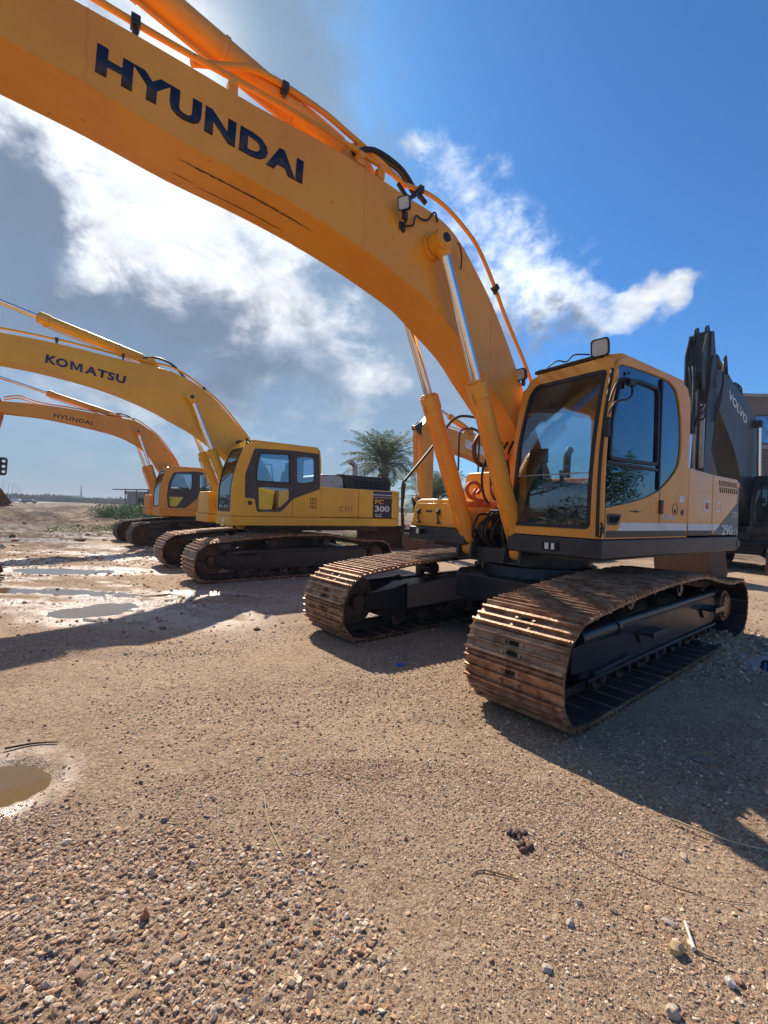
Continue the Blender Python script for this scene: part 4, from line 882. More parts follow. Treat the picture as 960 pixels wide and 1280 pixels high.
def terrain(x, y):
    r = np.hypot(x, y); mm = machine_mask(x, y)
    z = fbm(x * .35, y * .35, 4, 3) * .035 * (1 - .75 * mm) + fbm(x * 2.1, y * 2.1, 4, 9) * .012
    mz = mudzone(x, y)
    z += mz * (1 - mm) * (fbm(x * .45, y * 1.7, 4, 20) * .05 + fbm(x * 1.6, y * 4.5, 4, 24, .6) * .035)
    # churned heaps beyond the yard on the left
    far = sst(18, 30, y - .25 * x) * (1 - sst(120, 260, r))
    z += far * (fbm(x * .16, y * .16, 4, 40) * .55 + fbm(x * .7, y * .9, 5, 41, .6) * .34) * (.35 + .65 * sst(-2, -9, x))
    z += 1.0 * bump2(x, y, -29.5, 34, 5.5, 3.5, .2) * (.75 + .5 * fbm(x * .5, y * .5, 3, 50)) + .5 * bump2(x, y, -24, 27, 5, 2.0, .1) + .8 * bump2(x, y, -33, 62, 14, 6) 
    # gravel thrown up beside the near track
    z += .09 * bump2(x, y, 4.30, 5.75, .9, .35, .69)
    z += .05 * bump2(x, y, -3.2, 4.55, 1.9, .22, .12)
    for (cx, cy, rx, ry, a) in PUD:
        wob = 1 + .75 * fbm(x * 1.9, y * 3.2, 5, 60, .6); b = bump2(x, y, cx, cy, rx * 1.5 * wob, ry * 1.5 * wob, a)
        k = sst(0, .45, b); z = z * (1 - k) + (-.024) * sst(.0, .8, b) * k
    return np.where(r > 400, z * .0, z)
def build_ground():
    nr, rmax = 560, 1500.0
    rr = .35 * (rmax / .35) ** (np.arange(nr) / (nr - 1)); 
    near = np.linspace(-62, 62, 560); rest = np.linspace(62, 298, 90)[1:-1]; ang = np.radians(np.r_[near, rest]); na = len(ang)
    X = rr[:, None] * np.sin(ang)[None]; Y = rr[:, None] * np.cos(ang)[None]; Z = terrain(X, Y)
    V = np.stack([X, Y, Z], 2).reshape(-1, 3); V = np.vstack([V, [[0, 0, float(terrain(np.array([0.]), np.array([0.]))[0])]]]); c = len(V) - 1
    i = np.arange(nr - 1)[:, None] * na; j = np.arange(na)[None]; j2 = (j + 1) % na
    Q = np.stack([i + j, i + j2, i + na + j2, i + na + j], 2).reshape(-1, 4)[:, ::-1]
    T3 = np.stack([np.full(na, c), (np.arange(na) + 1) % na, np.arange(na)], 1)[:, ::-1]
    me = bpy.data.meshes.new('ground'); me.vertices.add(len(V)); me.vertices.foreach_set('co', V.astype(np.float32).ravel())
    nq, nt_ = len(Q), len(T3); me.loops.add(nq * 4 + nt_ * 3); me.loops.foreach_set('vertex_index', np.r_[Q.ravel(), T3.ravel()].astype(np.int32))
    me.polygons.add(nq + nt_); me.polygons.foreach_set('loop_start', np.r_[np.arange(nq) * 4, nq * 4 + np.arange(nt_) * 3].astype(np.int32))
    me.polygons.foreach_set('loop_total', np.r_[np.full(nq, 4), np.full(nt_, 3)].astype(np.int32)); me.update(calc_edges=True); me.validate()
    me.polygons.foreach_set('use_smooth', [True] * len(me.polygons))
    x, y = V[:, 0], V[:, 1]; wet = np.zeros(len(V))
    for (cx, cy, rx, ry, a) in PUD:
        wob = 1 + .35 * fbm(x * 1.7, y * 1.7, 4, 61); wet = np.maximum(wet, sst(.0, .5, bump2(x, y, cx, cy, rx * 2.3 * wob, ry * 2.4 * wob, a)))
    wet *= np.clip(.80 + 1.2 * fbm(x * 3.1, y * 3.1, 5, 66, .6), .0, 1)
    mz = mudzone(x, y) * (1 - .8 * machine_mask(x, y)); band = fbm(x * .42, y * 1.6, 5, 70, .6) + .35 * fbm(x * 3, y * 7, 3, 71)
    wet = np.maximum(wet, mz * sst(-.12, .26, band))
    grav = sst(.05, .5, .55 * np.clip(1.4 - np.hypot((x + 1.0) / 1.1, (y - 1.55) / .55), 0, 1) + .25 * fbm(x * .9, y * .9, 4, 80) + .05)
    green = sst(.1, .5, fbm(x * .3, y * .3, 4, 90)) * sst(14, 22, y) * (1 - sst(60, 110, y)) * sst(0, -3, x - .2 * y + 5) + sst(0, .4, fbm(x * .4, y * .4, 4, 92)) * bump2(x, y, -1.5, 24, 7, 7)
    dark = sst(-.16, .2, fbm(x * .22, y * .5, 5, 95, .6)) * sst(13, 20, y) * .9 + sst(.1, .5, fbm(x * .6, y * 1.4, 5, 97, .6)) * mz * .6
    churn = np.clip(sst(12, 19, y) * (1 - sst(150, 300, y)) + mz * .35, 0, 1) * (1 - .7 * machine_mask(x, y))
    for nme, arr in (('churn', churn), ('dark', np.clip(dark, 0, 1)), ('wet', wet), ('grav', grav), ('green', np.clip(green, 0, 1))):
        at = me.attributes.new(nme, 'FLOAT', 'POINT'); at.data.foreach_set('value', arr.astype(np.float32))
    m, nt = new_mat('earth_ground'); g = N(nt)
    tc = g.n('ShaderNodeTexCoord').outputs['Object']; A = lambda s_: g.n('ShaderNodeAttribute', attribute_name=s_).outputs['Fac']
    w_, gr_, gn_ = A('wet'), A('grav'), A('green')
    n1 = g.noise(tc, .55, 7, .62); n2 = g.noise(tc, 5.5, 6, .7); n3 = g.noise(tc, 55, 5, .75)
    c = g.mix(g.ramp(n1, .36, .64), (.37, .225, .130), (.58, .395, .250))
    c = g.mix(g.math('MULTIPLY', g.ramp(n2, .42, .66), .55), c, (.62, .44, .28))
    c = g.mix(g.math('MULTIPLY', g.ramp(n3, .45, .70), .42), c, (.22, .14, .085))
    vo = g.n('ShaderNodeTexVoronoi', ins={'Vector': tc, 'Scale': 75.0, 'Randomness': 1.0}); vo2 = g.n('ShaderNodeTexVoronoi', ins={'Vector': tc, 'Scale': 210.0})
    hs = g.n('ShaderNodeSeparateColor', ins={0: vo.outputs['Color']}).outputs[0]; hs2 = g.n('ShaderNodeSeparateColor', ins={0: vo2.outputs['Color']}).outputs[1]
    c = g.mix(g.math('MULTIPLY', g.ramp(hs, .55, .9), .65), c, (.70, .53, .36))
    c = g.mix(g.math('MULTIPLY', g.ramp(hs, .30, .05), .55), c, (.15, .095, .062))
    c = g.mix(g.math('MULTIPLY', g.ramp(hs2, .6, .95), .5), c, (.74, .57, .39))
    c = g.mix(g.math('MULTIPLY', g.ramp(hs2, .3, .05), .5), c, (.13, .085, .06))
    c = g.mix(g.math('MULTIPLY', A('dark'), .85), c, (.14, .088, .066))
    c = g.mix(g.math('MULTIPLY', g.ramp(g.noise(tc, 1.7, 8, .68), .50, .70), .35), c, (.24, .145, .085))
    c = g.mix(g.math('MULTIPLY', A('churn'), g.ramp(g.noise(tc, .9, 9, .7), .40, .62)), c, (.15, .10, .075))
    c = g.mix(g.math('MULTIPLY', w_, .72), c, (.36, .295, .25))  # wet ground painted paler, glare on the mud put into its colour
    c = g.mix(g.math('MULTIPLY', gn_, g.ramp(g.noise(tc, 2.2, 6, .7), .42, .62)), c, (.11, .125, .045))
    r = g.math('SUBTRACT', .92, g.math('MULTIPLY', g.math('MULTIPLY', w_, g.ramp(g.noise(tc, 9, 6, .65), .22, .52)), .74))
    p = g.n('ShaderNodeBsdfPrincipled', ins={'Base Color': c, 'Roughness': r, 'Specular IOR Level': g.math('ADD', .35, g.math('MULTIPLY', w_, .5))})
    dry = g.math('SUBTRACT', 1.0, g.math('MULTIPLY', w_, .72))
    b0 = g.n('ShaderNodeBump', ins={'Height': g.noise(tc, 1.6, 9, .72), 'Strength': A('churn'), 'Distance': .55})
    b1 = g.n('ShaderNodeBump', ins={'Normal': b0.outputs[0], 'Height': g.noise(tc, 16, 8, .72), 'Strength': g.math('MULTIPLY', dry, 1.0), 'Distance': .045})
    hgt = g.math('SUBTRACT', 1.0, vo.outputs['Distance'])
    b2 = g.n('ShaderNodeBump', ins={'Height': hgt, 'Strength': g.math('MULTIPLY', dry, .55), 'Distance': .010, 'Normal': b1.outputs[0]})
    b3 = g.n('ShaderNodeBump', ins={'Height': g.math('SUBTRACT', 1.0, vo2.outputs['Distance']), 'Strength': g.math('MULTIPLY', dry, .5), 'Distance': .004, 'Normal': b2.outputs[0]})
    nt.links.new(b3.outputs[0], p.inputs['Normal']); g.n('ShaderNodeOutputMaterial', ins={'Surface': p.outputs[0]})
    me.materials.append(m); o = bpy.data.objects.new('ground', me); COL.objects.link(o); o['kind'] = 'structure'; return o
GROUND = build_ground()
def gz(x, y): return float(terrain(np.array([float(x)]), np.array([float(y)]))[0])
# puddles
def wmat(name, col, rough=.03):
    m, nt = new_mat(name); g = N(nt); tc = g.n('ShaderNodeTexCoord').outputs['Object']
    p = g.n('ShaderNodeBsdfPrincipled', ins={'Base Color': (*col, 1), 'Roughness': rough, 'IOR': 1.33, 'Specular IOR Level': .7})
    b = g.n('ShaderNodeBump', ins={'Height': g.noise(tc, 14, 3, .5), 'Strength': .05, 'Distance': .01}); nt.links.new(b.outputs[0], p.inputs['Normal'])
    g.n('ShaderNodeOutputMaterial', ins={'Surface': p.outputs[0]}); return m
M_['water'] = wmat('muddy_water', (.17, .115, .06)); M_['water2'] = wmat('shade_toned_water', (.05, .045, .04))  # second water is a darker copy, shade over that puddle put into its colour
for i, (cx, cy, rx, ry, a) in enumerate(PUD):
    b = MB(); n = 48; vs = []
    for k in range(n):
        t = 2 * PI * k / n; u, v = rx * 1.6 * math.cos(t), ry * 1.6 * math.sin(t); vs.append((cx + u * math.cos(a) - v * math.sin(a), cy + u * math.sin(a) + v * math.cos(a), -.014 if i else -.013))
    b.add(vs, [tuple(range(n))]); o = b.build('puddle', 'water2' if i == 5 else 'water', smooth=0); o['kind'] = 'structure'

# ------------------------------------------------------------------ pebbles
ICO = None
def ico(sub=1):
    bm = bmesh.new(); bmesh.ops.create_icosphere(bm, subdivisions=sub, radius=1); v = np.array([x.co[:] for x in bm.verts]); f = np.array([[q.index for q in x.verts] for x in bm.faces]); bm.free(); return v, f
def stone_mat():
    m, nt = new_mat('pebble_stone'); g = N(nt); tc = g.n('ShaderNodeTexCoord').outputs['Object']
    at = g.n('ShaderNodeAttribute', attribute_name='tint'); c = g.mix(g.math('MULTIPLY', g.ramp(g.noise(tc, 70, 5, .7), .4, .7), .35), at.outputs['Color'], (.20, .14, .095))
    p = g.n('ShaderNodeBsdfPrincipled', ins={'Base Color': c, 'Roughness': .8}); g.n('ShaderNodeOutputMaterial', ins={'Surface': p.outputs[0]}); return m
M_['stone'] = stone_mat()
PAL = np.array([(.42, .31, .21), (.50, .40, .29), (.34, .22, .14), (.56, .47, .38), (.27, .18, .12), (.36, .30, .25), (.46, .30, .19), (.22, .16, .13), (.60, .52, .44), (.30, .17, .11)])
def scatter_stones(name, px, py, size, label=None, sub=1):
    v0, f0 = ico(sub); n = len(px); nv = len(v0)
    s = np.stack([size * RNG.uniform(.8, 1.35, n), size * RNG.uniform(.6, 1.0, n), size * RNG.uniform(.38, .75, n)], 1)
    jit = 1 + RNG.uniform(-.30, .22, (n, nv)); v = v0[None] * jit[..., None] * s[:, None]
    ax = RNG.normal(size=(n, 3)) * [.45, .45, 0]; a = RNG.uniform(0, 2 * PI, n)
    v[..., 2] += ax[:, None, 0] * v[..., 0] * .6 + ax[:, None, 1] * v[..., 1] * .6
    c, sn = np.cos(a)[:, None], np.sin(a)[:, None]; x = v[..., 0] * c - v[..., 1] * sn; y = v[..., 0] * sn + v[..., 1] * c
    z = v[..., 2] + (terrain(px, py) + s[:, 2] * RNG.uniform(-.25, .6, n))[:, None]
    V = np.stack([x + px[:, None], y + py[:, None], z], 2).reshape(-1, 3); F = (f0[None] + (np.arange(n) * nv)[:, None, None]).reshape(-1, 3)
    me = bpy.data.meshes.new(name); me.vertices.add(len(V)); me.vertices.foreach_set('co', V.astype(np.float32).ravel()); me.loops.add(F.size); me.loops.foreach_set('vertex_index', F.astype(np.int32).ravel())
    me.polygons.add(len(F)); me.polygons.foreach_set('loop_start', (np.arange(len(F)) * 3).astype(np.int32)); me.polygons.foreach_set('loop_total', np.full(len(F), 3, np.int32)); me.update(calc_edges=True)
    me.polygons.foreach_set('use_smooth', [False] * len(F))
    col = np.clip(PAL[RNG.integers(0, len(PAL), n)] * RNG.uniform(.7, 1.45, (n, 1)) * [1.08, .98, .87], 0, .8); at = me.attributes.new('tint', 'FLOAT_COLOR', 'POINT'); at.data.foreach_set('color', np.repeat(np.c_[col, np.ones(n)], nv, 0).astype(np.float32).ravel())
    me.materials.append(M_['stone']); o = bpy.data.objects.new(name, me); COL.objects.link(o); return o
def polar(n, r0, r1, half=56):
    r = np.sqrt(RNG.uniform(r0 * r0, r1 * r1, n)); a = np.radians(RNG.uniform(-half, half, n)); return r * np.sin(a), r * np.cos(a)
def keep(x, y, dens):
    k = RNG.random(len(x)) < dens
    for (cx, cy, rx, ry, a) in PUD: k &= bump2(x, y, cx, cy, rx * 1.5, ry * 1.5, a) <= 0.05
    return x[k], y[k]
XS, YS, SS = [], [], []
def lay(n, r0, r1, smin, smax, dens, power=3.0):
    x, y = polar(n, r0, r1); x, y = keep(x, y, dens(x, y)); XS.append(x); YS.append(y); SS.append(smin + (smax - smin) * RNG.random(len(x)) ** power)
patch = lambda x, y: np.clip(.6 + 1.1 * fbm(x * 1.1, y * 1.1, 4, 101), .05, 1)
lay(120000, 1.0, 2.8, .0022, .0080, patch, 2.6)
lay(52000, 2.6, 6.0, .0038, .0125, patch, 3.2)
lay(13000, 5.0, 12, .009, .028, lambda x, y: patch(x, y) * (1 - .7 * mudzone(x, y)))
cor = lambda x, y: sst(.15, .75, 1.35 - np.hypot((x + 1.05) / .85, (y - 1.50) / .55) + 1.5 * fbm(x * 2.1, y * 2.1, 4, 110))
lay(56000, 1.0, 2.9, .0028, .0155, cor, 3.0)
lay(900, 1.0, 4.5, .008, .018, lambda x, y: .25 + cor(x, y) * .6, 2.5)
cor2 = lambda x, y: np.clip(sst(.35, .9, .5 + 1.4 * fbm(x * 1.3 + 7, y * 1.3, 4, 120)), 0, 1) * .5
lay(9000, 1.1, 4.0, .006, .014, cor2, 2)
pilef = lambda x, y: sst(.0, .4, bump2(x, y, 4.15, 5.45, 1.7, .75, .69)) * .8
x = RNG.uniform(2.0, 6.0, 9000); y = RNG.uniform(3.4, 7.5, 9000); x, y = keep(x, y, pilef(x, y)); XS.append(x); YS.append(y); SS.append(.008 + .022 * RNG.random(len(x)) ** 2)
x, y = polar(26000, 4.5, 18, 50); k_ = (mudzone(x, y) * (.35 + 1.3 * np.clip(fbm(x * .9, y * 2.4, 4, 150), -.2, 1))) > RNG.random(len(x)); x, y = keep(x[k_], y[k_], np.ones(k_.sum())); XS.append(x); YS.append(y); SS.append(.008 + .045 * RNG.random(len(x)) ** 4)
o = scatter_stones('gravel', np.concatenate(XS), np.concatenate(YS), np.concatenate(SS)); o['kind'] = 'stuff'
x, y = polar(3600, 17, 48, 50); k = (x < -4) & (RNG.random(len(x)) < np.clip(.2 + 1.6 * fbm(x * .25, y * .7, 3, 130), 0, 1)); o = scatter_stones('rubble', x[k], y[k], .04 + .16 * RNG.random(k.sum()) ** 3); o['kind'] = 'stuff'

def single_stone(x, y, s, col, label, seed, squash=(1, .8, .6), tall=False, name='stone', rz=None):
    s = s * .84; col = tuple(.8 * a_ + .2 * b_ for a_, b_ in zip(col, (.42, .30, .20)))
    v0, f0 = ico(2); rs = np.random.default_rng(seed); d = v0 / np.linalg.norm(v0, axis=1)[:, None]; off = rs.random(3) * 50
    k = np.array([noise.noise(Vector(p * 1.5 + off)) * .42 + noise.noise(Vector(p * 3.4 + off)) * .22 for p in d])
    v = d * (1 + k)[:, None] * np.array(squash) * s
    b = MB(); b.add([tuple(p) for p in v], [tuple(int(i) for i in q) for q in f0]); o = b.build(name, 'stone', smooth=28, loc=(x, y, gz(x, y) + s * squash[2] * .42), rz=rs.random() * 6 if rz is None else rz)
    at = o.data.attributes.new('tint', 'FLOAT_COLOR', 'POINT'); at.data.foreach_set('color', np.tile([*(q_ * .85 for q_ in col), 1], len(o.data.vertices)).astype(np.float32))
    tag(o, label, 'stone', 'loose stones on the gravel'); return o
STONES = [
 (-1.03, 2.20, .022, (.34, .27, .20), 'brown stone alone on smooth gravel, nearest the muddy puddle', (1, .8, .6)),
 (-.94, 1.90, .022, (.56, .47, .40), 'pale round stone sitting in a small dark hollow', (1, .85, .7)),
 (-.85, 1.68, .032, (.36, .12, .05), 'upright reddish brick fragment at the edge of the coarse pebbles', (.62, .45, 1.0)),
 (-.99, 1.50, .027, (.42, .28, .18), 'smooth tan oval stone among the coarse pebbles', (1.2, .75, .55)),
 (-.94, 1.46, .027, (.28, .14, .09), 'dark red-brown oval stone just below the tan oval one', (1.25, .7, .5)),
 (-.74, 1.41, .024, (.38, .24, .14), 'ochre brown flat stone in the coarse pebbles near the bottom edge', (1, .95, .45)),
 (-.66, 1.52, .021, (.44, .31, .22), 'rounded light brown stone right of the oval stones', (1, .9, .6)),
 (-1.10, 1.54, .020, (.07, .06, .06), 'nearly black stone in the coarse pebbles', (1, .8, .7)),
 (-.57, 2.33, .014, (.50, .46, .44), 'small grey-white stone alone in the middle of the gravel', (1, .9, .8)),
 (-.09, 1.47, .020, (.36, .25, .17), 'brown half-buried stone at the bottom centre of the gravel', (1.2, .8, .5)),
 (.83, 1.80, .017, (.52, .49, .48), 'small blue-grey stone with a long shadow, upper one of a pair', (1, .8, .7)),
 (.755, 1.70, .021, (.50, .45, .42), 'grey angular stone with a dark shadow, lower one of a pair', (1, .8, .7)),
 (.60, 1.52, .021, (.60, .52, .43), 'cream stone alone near the bottom, right of centre', (1.1, .8, .6)),
 (1.14, 1.71, .022, (.42, .38, .38), 'flat grey-violet stone above the pale bone', (1.4, .8, .35)),
 (1.09, 1.60, .034, (.60, .44, .22), 'yellowish angular stone beside the pale bone', (1, .75, .8)),
 (1.20, 1.49, .022, (.72, .70, .67), 'white rounded stone at the lower right edge', (.8, .8, .9)),
 (1.235, 1.50, .020, (.46, .25, .15), 'red-brown stone touching the white rounded one', (1, .8, .6)),
 (.95, 1.40, .030, (.62, .52, .42), 'cream and brown stone cut by the bottom edge of the picture', (.9, .8, .8)),
 (1.42, 2.05, .026, (.55, .45, .33), 'tan stone lying just outside the edge of the big shadow', (1.3, .8, .5)),
 (1.14, 2.07, .018, (.44, .34, .27), 'small brown stone a hand below the shadow edge', (1, .8, .7)),
 (2.10, 2.90, .075, (.20, .185, .17), 'long flat grey slab of stone lying in the shade', (1.2, .55, .25)),
]
for i, (x, y, s, c, l, q) in enumerate(STONES): single_stone(x, y, s, c, l, 40 + i, q)
def stick(name, pts, r, mat, label, cat):
    p = [(x, y, gz(x, y) + r[0] * .8 + dz) for x, y, dz in pts]; b = MB(); b.tube(smooth_curve(p, 5), [np.interp(t, [0, .5, 1], r) for t in np.linspace(0, 1, 5 * (len(p) - 1) + 1)], 8); o = b.build(name, mat); tag(o, label, cat); return o
stick('dry_branch', [(1.52, 2.30, .015), (1.62, 2.20, .02), (1.76, 2.13, .01), (1.92, 2.07, .015), (2.1, 2.03, 0)], (.006, .004, .002), 'straw', 'long pale dry stem lying across the shadow at the right edge', 'dry stem')
stick('bone', [(1.19, 1.70, .012), (1.17, 1.64, .006), (1.155, 1.60, .004)], (.006, .005, .008), 'bone', 'thin white bone lying by the yellowish stone', 'bone')
stick('stem', [(1.165, 1.60, .004), (1.19, 1.578, .004), (1.215, 1.57, .004)], (.005, .004, .003), 'straw', 'short straw stem at the end of the white bone', 'straw')
stick('twig', [(-.40, 2.0, .004), (-.52, 2.2, .002), (-.60, 2.42, .004)], (.003, .003, .002), 'straw', 'thin light twig pressed into the gravel left of the centre', 'twig')
stick('twig', [(-2.28, 2.75, .01), (-2.16, 2.82, .004), (-2.02, 2.84, .006)], (.008, .007, .004), 'rustdark', 'short dark twig just behind the muddy puddle', 'twig')
stick('twig', [(.62, 1.9, .004), (.48, 1.95, .006), (.42, 1.92, .003)], (.0025, .0025, .002), 'bucket', 'brown twig on the gravel a little right of the centre', 'twig')
stick('twig', [(.95, 2.15, .004), (1.12, 1.97, .003), (1.36, 1.83, .004), (1.55, 1.80, .003)], (.0016, .0014, .001), 'bucket', 'long thin root running over the gravel below the big shadow', 'twig')
b = MB()
for k in range(14):
    a = RNG.uniform(0, 6.28); rr_ = RNG.uniform(0, .06); b.ball((.70 + rr_ * math.cos(a), 2.13 + rr_ * 1.4 * math.sin(a), gz(.7, 2.13) + .006), tuple(RNG.uniform(.010, .026, 3) * [1, 1, .7]), 8, 6)
tag(b.build('mud_clod', 'rustdark', smooth=60), 'dark crumbling clod of wet mud right of the centre of the gravel', 'mud clod')
b = MB(); b.prism([(0, 0), (.028, .004), (.022, .10), (.006, .095)], 0, .012, 'xz'); o = b.build('plastic_scrap', 'blueplastic', bevel=.002, loc=(4.02, 4.68, -.02), rz=.5); tag(o, 'blue plastic scrap standing in the shaded puddle', 'plastic scrap')
b = MB(); b.prism(rounded([(0, 0), (.10, .01), (.12, .05), (.03, .06)], .015), 0, .012, 'xy'); o = b.build('plastic_scrap', 'blueplastic', bevel=.003, loc=(.16, 4.47, gz(.16, 4.47) + .004), rz=.2); tag(o, 'small blue plastic scrap in the shadow between the two front track ends', 'plastic scrap')

# ================================================================== plants
def leaf_mesh(name, C, size, mat, tint=None, aspect=.45, droop=.3, parent=None):
    """many small pointed leaves; C = centres (n,3)"""
    n = len(C); a = RNG.uniform(0, 2 * PI, n); t = RNG.uniform(-.9, .9, n); L = size * RNG.uniform(.6, 1.3, n)
    d = np.stack([np.cos(a) * np.cos(t), np.sin(a) * np.cos(t), np.sin(t)], 1); u = np.cross(d, RNG.normal(size=(n, 3))); u /= np.linalg.norm(u, axis=1)[:, None] + 1e-9
    P = np.stack([C, C + d * L[:, None] * .5 + u * (L * aspect * .5)[:, None], C + d * L[:, None], C + d * L[:, None] * .5 - u * (L * aspect * .5)[:, None]], 1)
    V = P.reshape(-1, 3); me = bpy.data.meshes.new(name); me.vertices.add(len(V)); me.vertices.foreach_set('co', V.astype(np.float32).ravel()); me.loops.add(n * 4); me.loops.foreach_set('vertex_index', np.arange(n * 4, dtype=np.int32))
    me.polygons.add(n); me.polygons.foreach_set('loop_start', (np.arange(n) * 4).astype(np.int32)); me.polygons.foreach_set('loop_total', np.full(n, 4, np.int32)); me.update(calc_edges=True)
    tt = RNG.random(n) if tint is None else tint; at = me.attributes.new('tint', 'FLOAT', 'POINT'); at.data.foreach_set('value', np.repeat(tt, 4).astype(np.float32))
    me.materials.append(M_[mat]); o = bpy.data.objects.new(name, me); COL.objects.link(o)
    if parent is not None: o.parent = parent
    return o
def palm(loc, hgt, R, label, seed):
    rs = random.Random(seed); root = empty('palm_tree', (loc[0], loc[1], gz(*loc[:2]))); tag(root, label, 'palm tree', 'palms beyond the excavators')
    b = MB(); pts = [(0, 0, -.1), (.03, .0, hgt * .4), (.0, .03, hgt * .8), (0, 0, hgt)]; b.tube(smooth_curve(pts, 6), [.34 - .012 * i + (.03 if i % 2 else 0) for i in range(19)], 14)
    for i in range(46):
        a = i * 2.4; z = hgt * (.12 + .86 * i / 46); b.box((.32 * math.cos(a), .32 * math.sin(a), z), (.16, .16, .22), Matrix.Rotation(a, 3, 'Z') @ Matrix.Rotation(-.5, 3, 'Y'))
    b.build('trunk', 'trunk', root, smooth=0)
    nf = 46; Cs = []; F = MB(); V = []; tn = []
    stems = MB()
    for k in range(nf):
        az = k * 2.39996 + rs.uniform(-.2, .2); q = (k + .5) / nf; el = math.radians(88 - 100 * q ** 1.1 + rs.uniform(-6, 6)); Lf = R * rs.uniform(.88, 1.1) * (.82 + .25 * math.sin(q * PI)); p = Vector((.12 * math.cos(az), .12 * math.sin(az), hgt)); e = el; P = [p.copy()]
        m = 15; side = Vector((-math.sin(az), math.cos(az), 0))
        for i in range(m):
            p = p + Vector((math.cos(az) * math.cos(e), math.sin(az) * math.cos(e), math.sin(e))) * Lf / m; e -= math.radians(2.0 + 5.0 * i / m * (1.15 - math.sin(max(el, 0)) * .35)); P.append(p.copy())
        stems.tube(P, [.035 * (1 - i / (m + 1)) + .006 for i in range(m + 1)], 5, caps=False)
        for i in range(2, m):
            for j in range(3):
                t = i + j / 3; a = P[int(t)].lerp(P[min(int(t) + 1, m)], t % 1); tang = (P[min(int(t) + 1, m)] - P[int(t)]).normalized(); up = side.cross(tang).normalized(); ll = R * .26 * math.sin(PI * min(1, .18 + .80 * t / m)) * rs.uniform(.8, 1.15)
                for sgn in (-1, 1):
                    dd = (side * sgn * .75 + tang * .62 + up * (.38 - .5 * rs.random())).normalized(); w = tang.cross(dd).normalized().cross(dd) * .017 * R / 2.6; tip = a + dd * ll + Vector((0, 0, -ll * .22))
                    mid = a + dd * ll * .5; V += [a, mid + w * 1.2, tip, mid - w * 1.2]; tn += [rs.random() * .7 + .3 * (q > .7)] * 4
    st = stems.build('frond_stem', 'frond', root, smooth=0); stt = st.data.attributes.new('tint', 'FLOAT', 'POINT'); stt.data.foreach_set('value', np.full(len(st.data.vertices), .8, np.float32))
    me = bpy.data.meshes.new('crown'); me.from_pydata([tuple(v) for v in V], [], [tuple(range(i, i + 4)) for i in range(0, len(V), 4)]); at = me.attributes.new('tint', 'FLOAT', 'POINT'); at.data.foreach_set('value', np.array(tn, np.float32)); me.materials.append(M_['frond'])
    o = bpy.data.objects.new('crown', me); COL.objects.link(o); o.parent = root; return root
palm((-.1, 32.0), 4.85, 3.35, 'full crowned date palm rising behind the yellow excavator', 3)
palm((4.3, 38.0), 2.6, 3.6, 'low palm half hidden behind the hanging orange arm', 5)

def blob_points(n, c, r, k=2.2): # points spread through clumps
    d = RNG.normal(size=(n, 3)); d /= np.linalg.norm(d, axis=1)[:, None]; rad = RNG.random(n) ** (1 / 2.4); return np.array(c) + d * rad[:, None] * np.array(r)
def tree(loc, h, R, label, seed, nl=9000, name='tree'):
    rs = random.Random(seed); z0 = gz(*loc); root = empty(name, (loc[0], loc[1], z0)); tag(root, label, 'tree', 'trees at the side of the yard'); b = MB(); b.tube([(0, 0, -.1), (.05, .05, h * .3), (.1, 0, h * .62)], [.28, .22, .12], 10)
    cl = []
    for k in range(16):
        a = k * 2.4; q = k / 16; c = (R * .62 * math.cos(a) * rs.uniform(.5, 1), R * .62 * math.sin(a) * rs.uniform(.5, 1), h * (.45 + .45 * q)); b.tube([(.08, .03, h * .32 + q), ((c[0]) * .5, c[1] * .5, c[2] * .8), c], [.09, .06, .02], 6); cl.append(blob_points(nl // 16, c, (R * .42, R * .42, R * .3)))
    b.build('trunk', 'bark', root); C = np.concatenate(cl); leaf_mesh('crown', C, .16, 'tree', parent=root); return root
tree((-15.5, 5.2), 8.0, 3.2, 'broad leafy tree standing left of the yard outside the view', 5)
tree((23.0, 6.5), 5.0, 2.6, 'low round tree standing right of the yard outside the view', 9, 6000)
tree((30.0, 2.0), 6.5, 3.0, 'taller tree right of the yard beyond the low round one, outside the view', 12, 6000)
# shrubs, weeds, far growth
cl = []
for k in range(46):
    t = RNG.random(); x = -26.5 + t * 13; y = 33.0 + RNG.uniform(0, 9) + 9 * (1 - t); r = RNG.uniform(.9, 1.7); cl.append(blob_points(900, (x, y, gz(x, y) + r * .38), (r * 1.3, r * 1.2, r * .62)))
C = np.concatenate(cl); C = C[C[:, 2] > terrain(C[:, 0], C[:, 1])]; o = leaf_mesh('shrubbery', C, .17, 'bush'); o['kind'] = 'stuff'
cl = []
x = np.r_[RNG.uniform(-6, 3.5, 5000), RNG.uniform(-16, -6, 3500)]; y = np.r_[RNG.uniform(18, 27, 5000), RNG.uniform(20, 31, 3500)]; k = fbm(x * .5, y * .5, 3, 140) > -.05; x, y = x[k], y[k]; C = np.stack([x, y, terrain(x, y) + RNG.random(len(x)) * .12], 1); o = leaf_mesh('weeds', C, .20, 'weed', aspect=.2); o['kind'] = 'stuff'
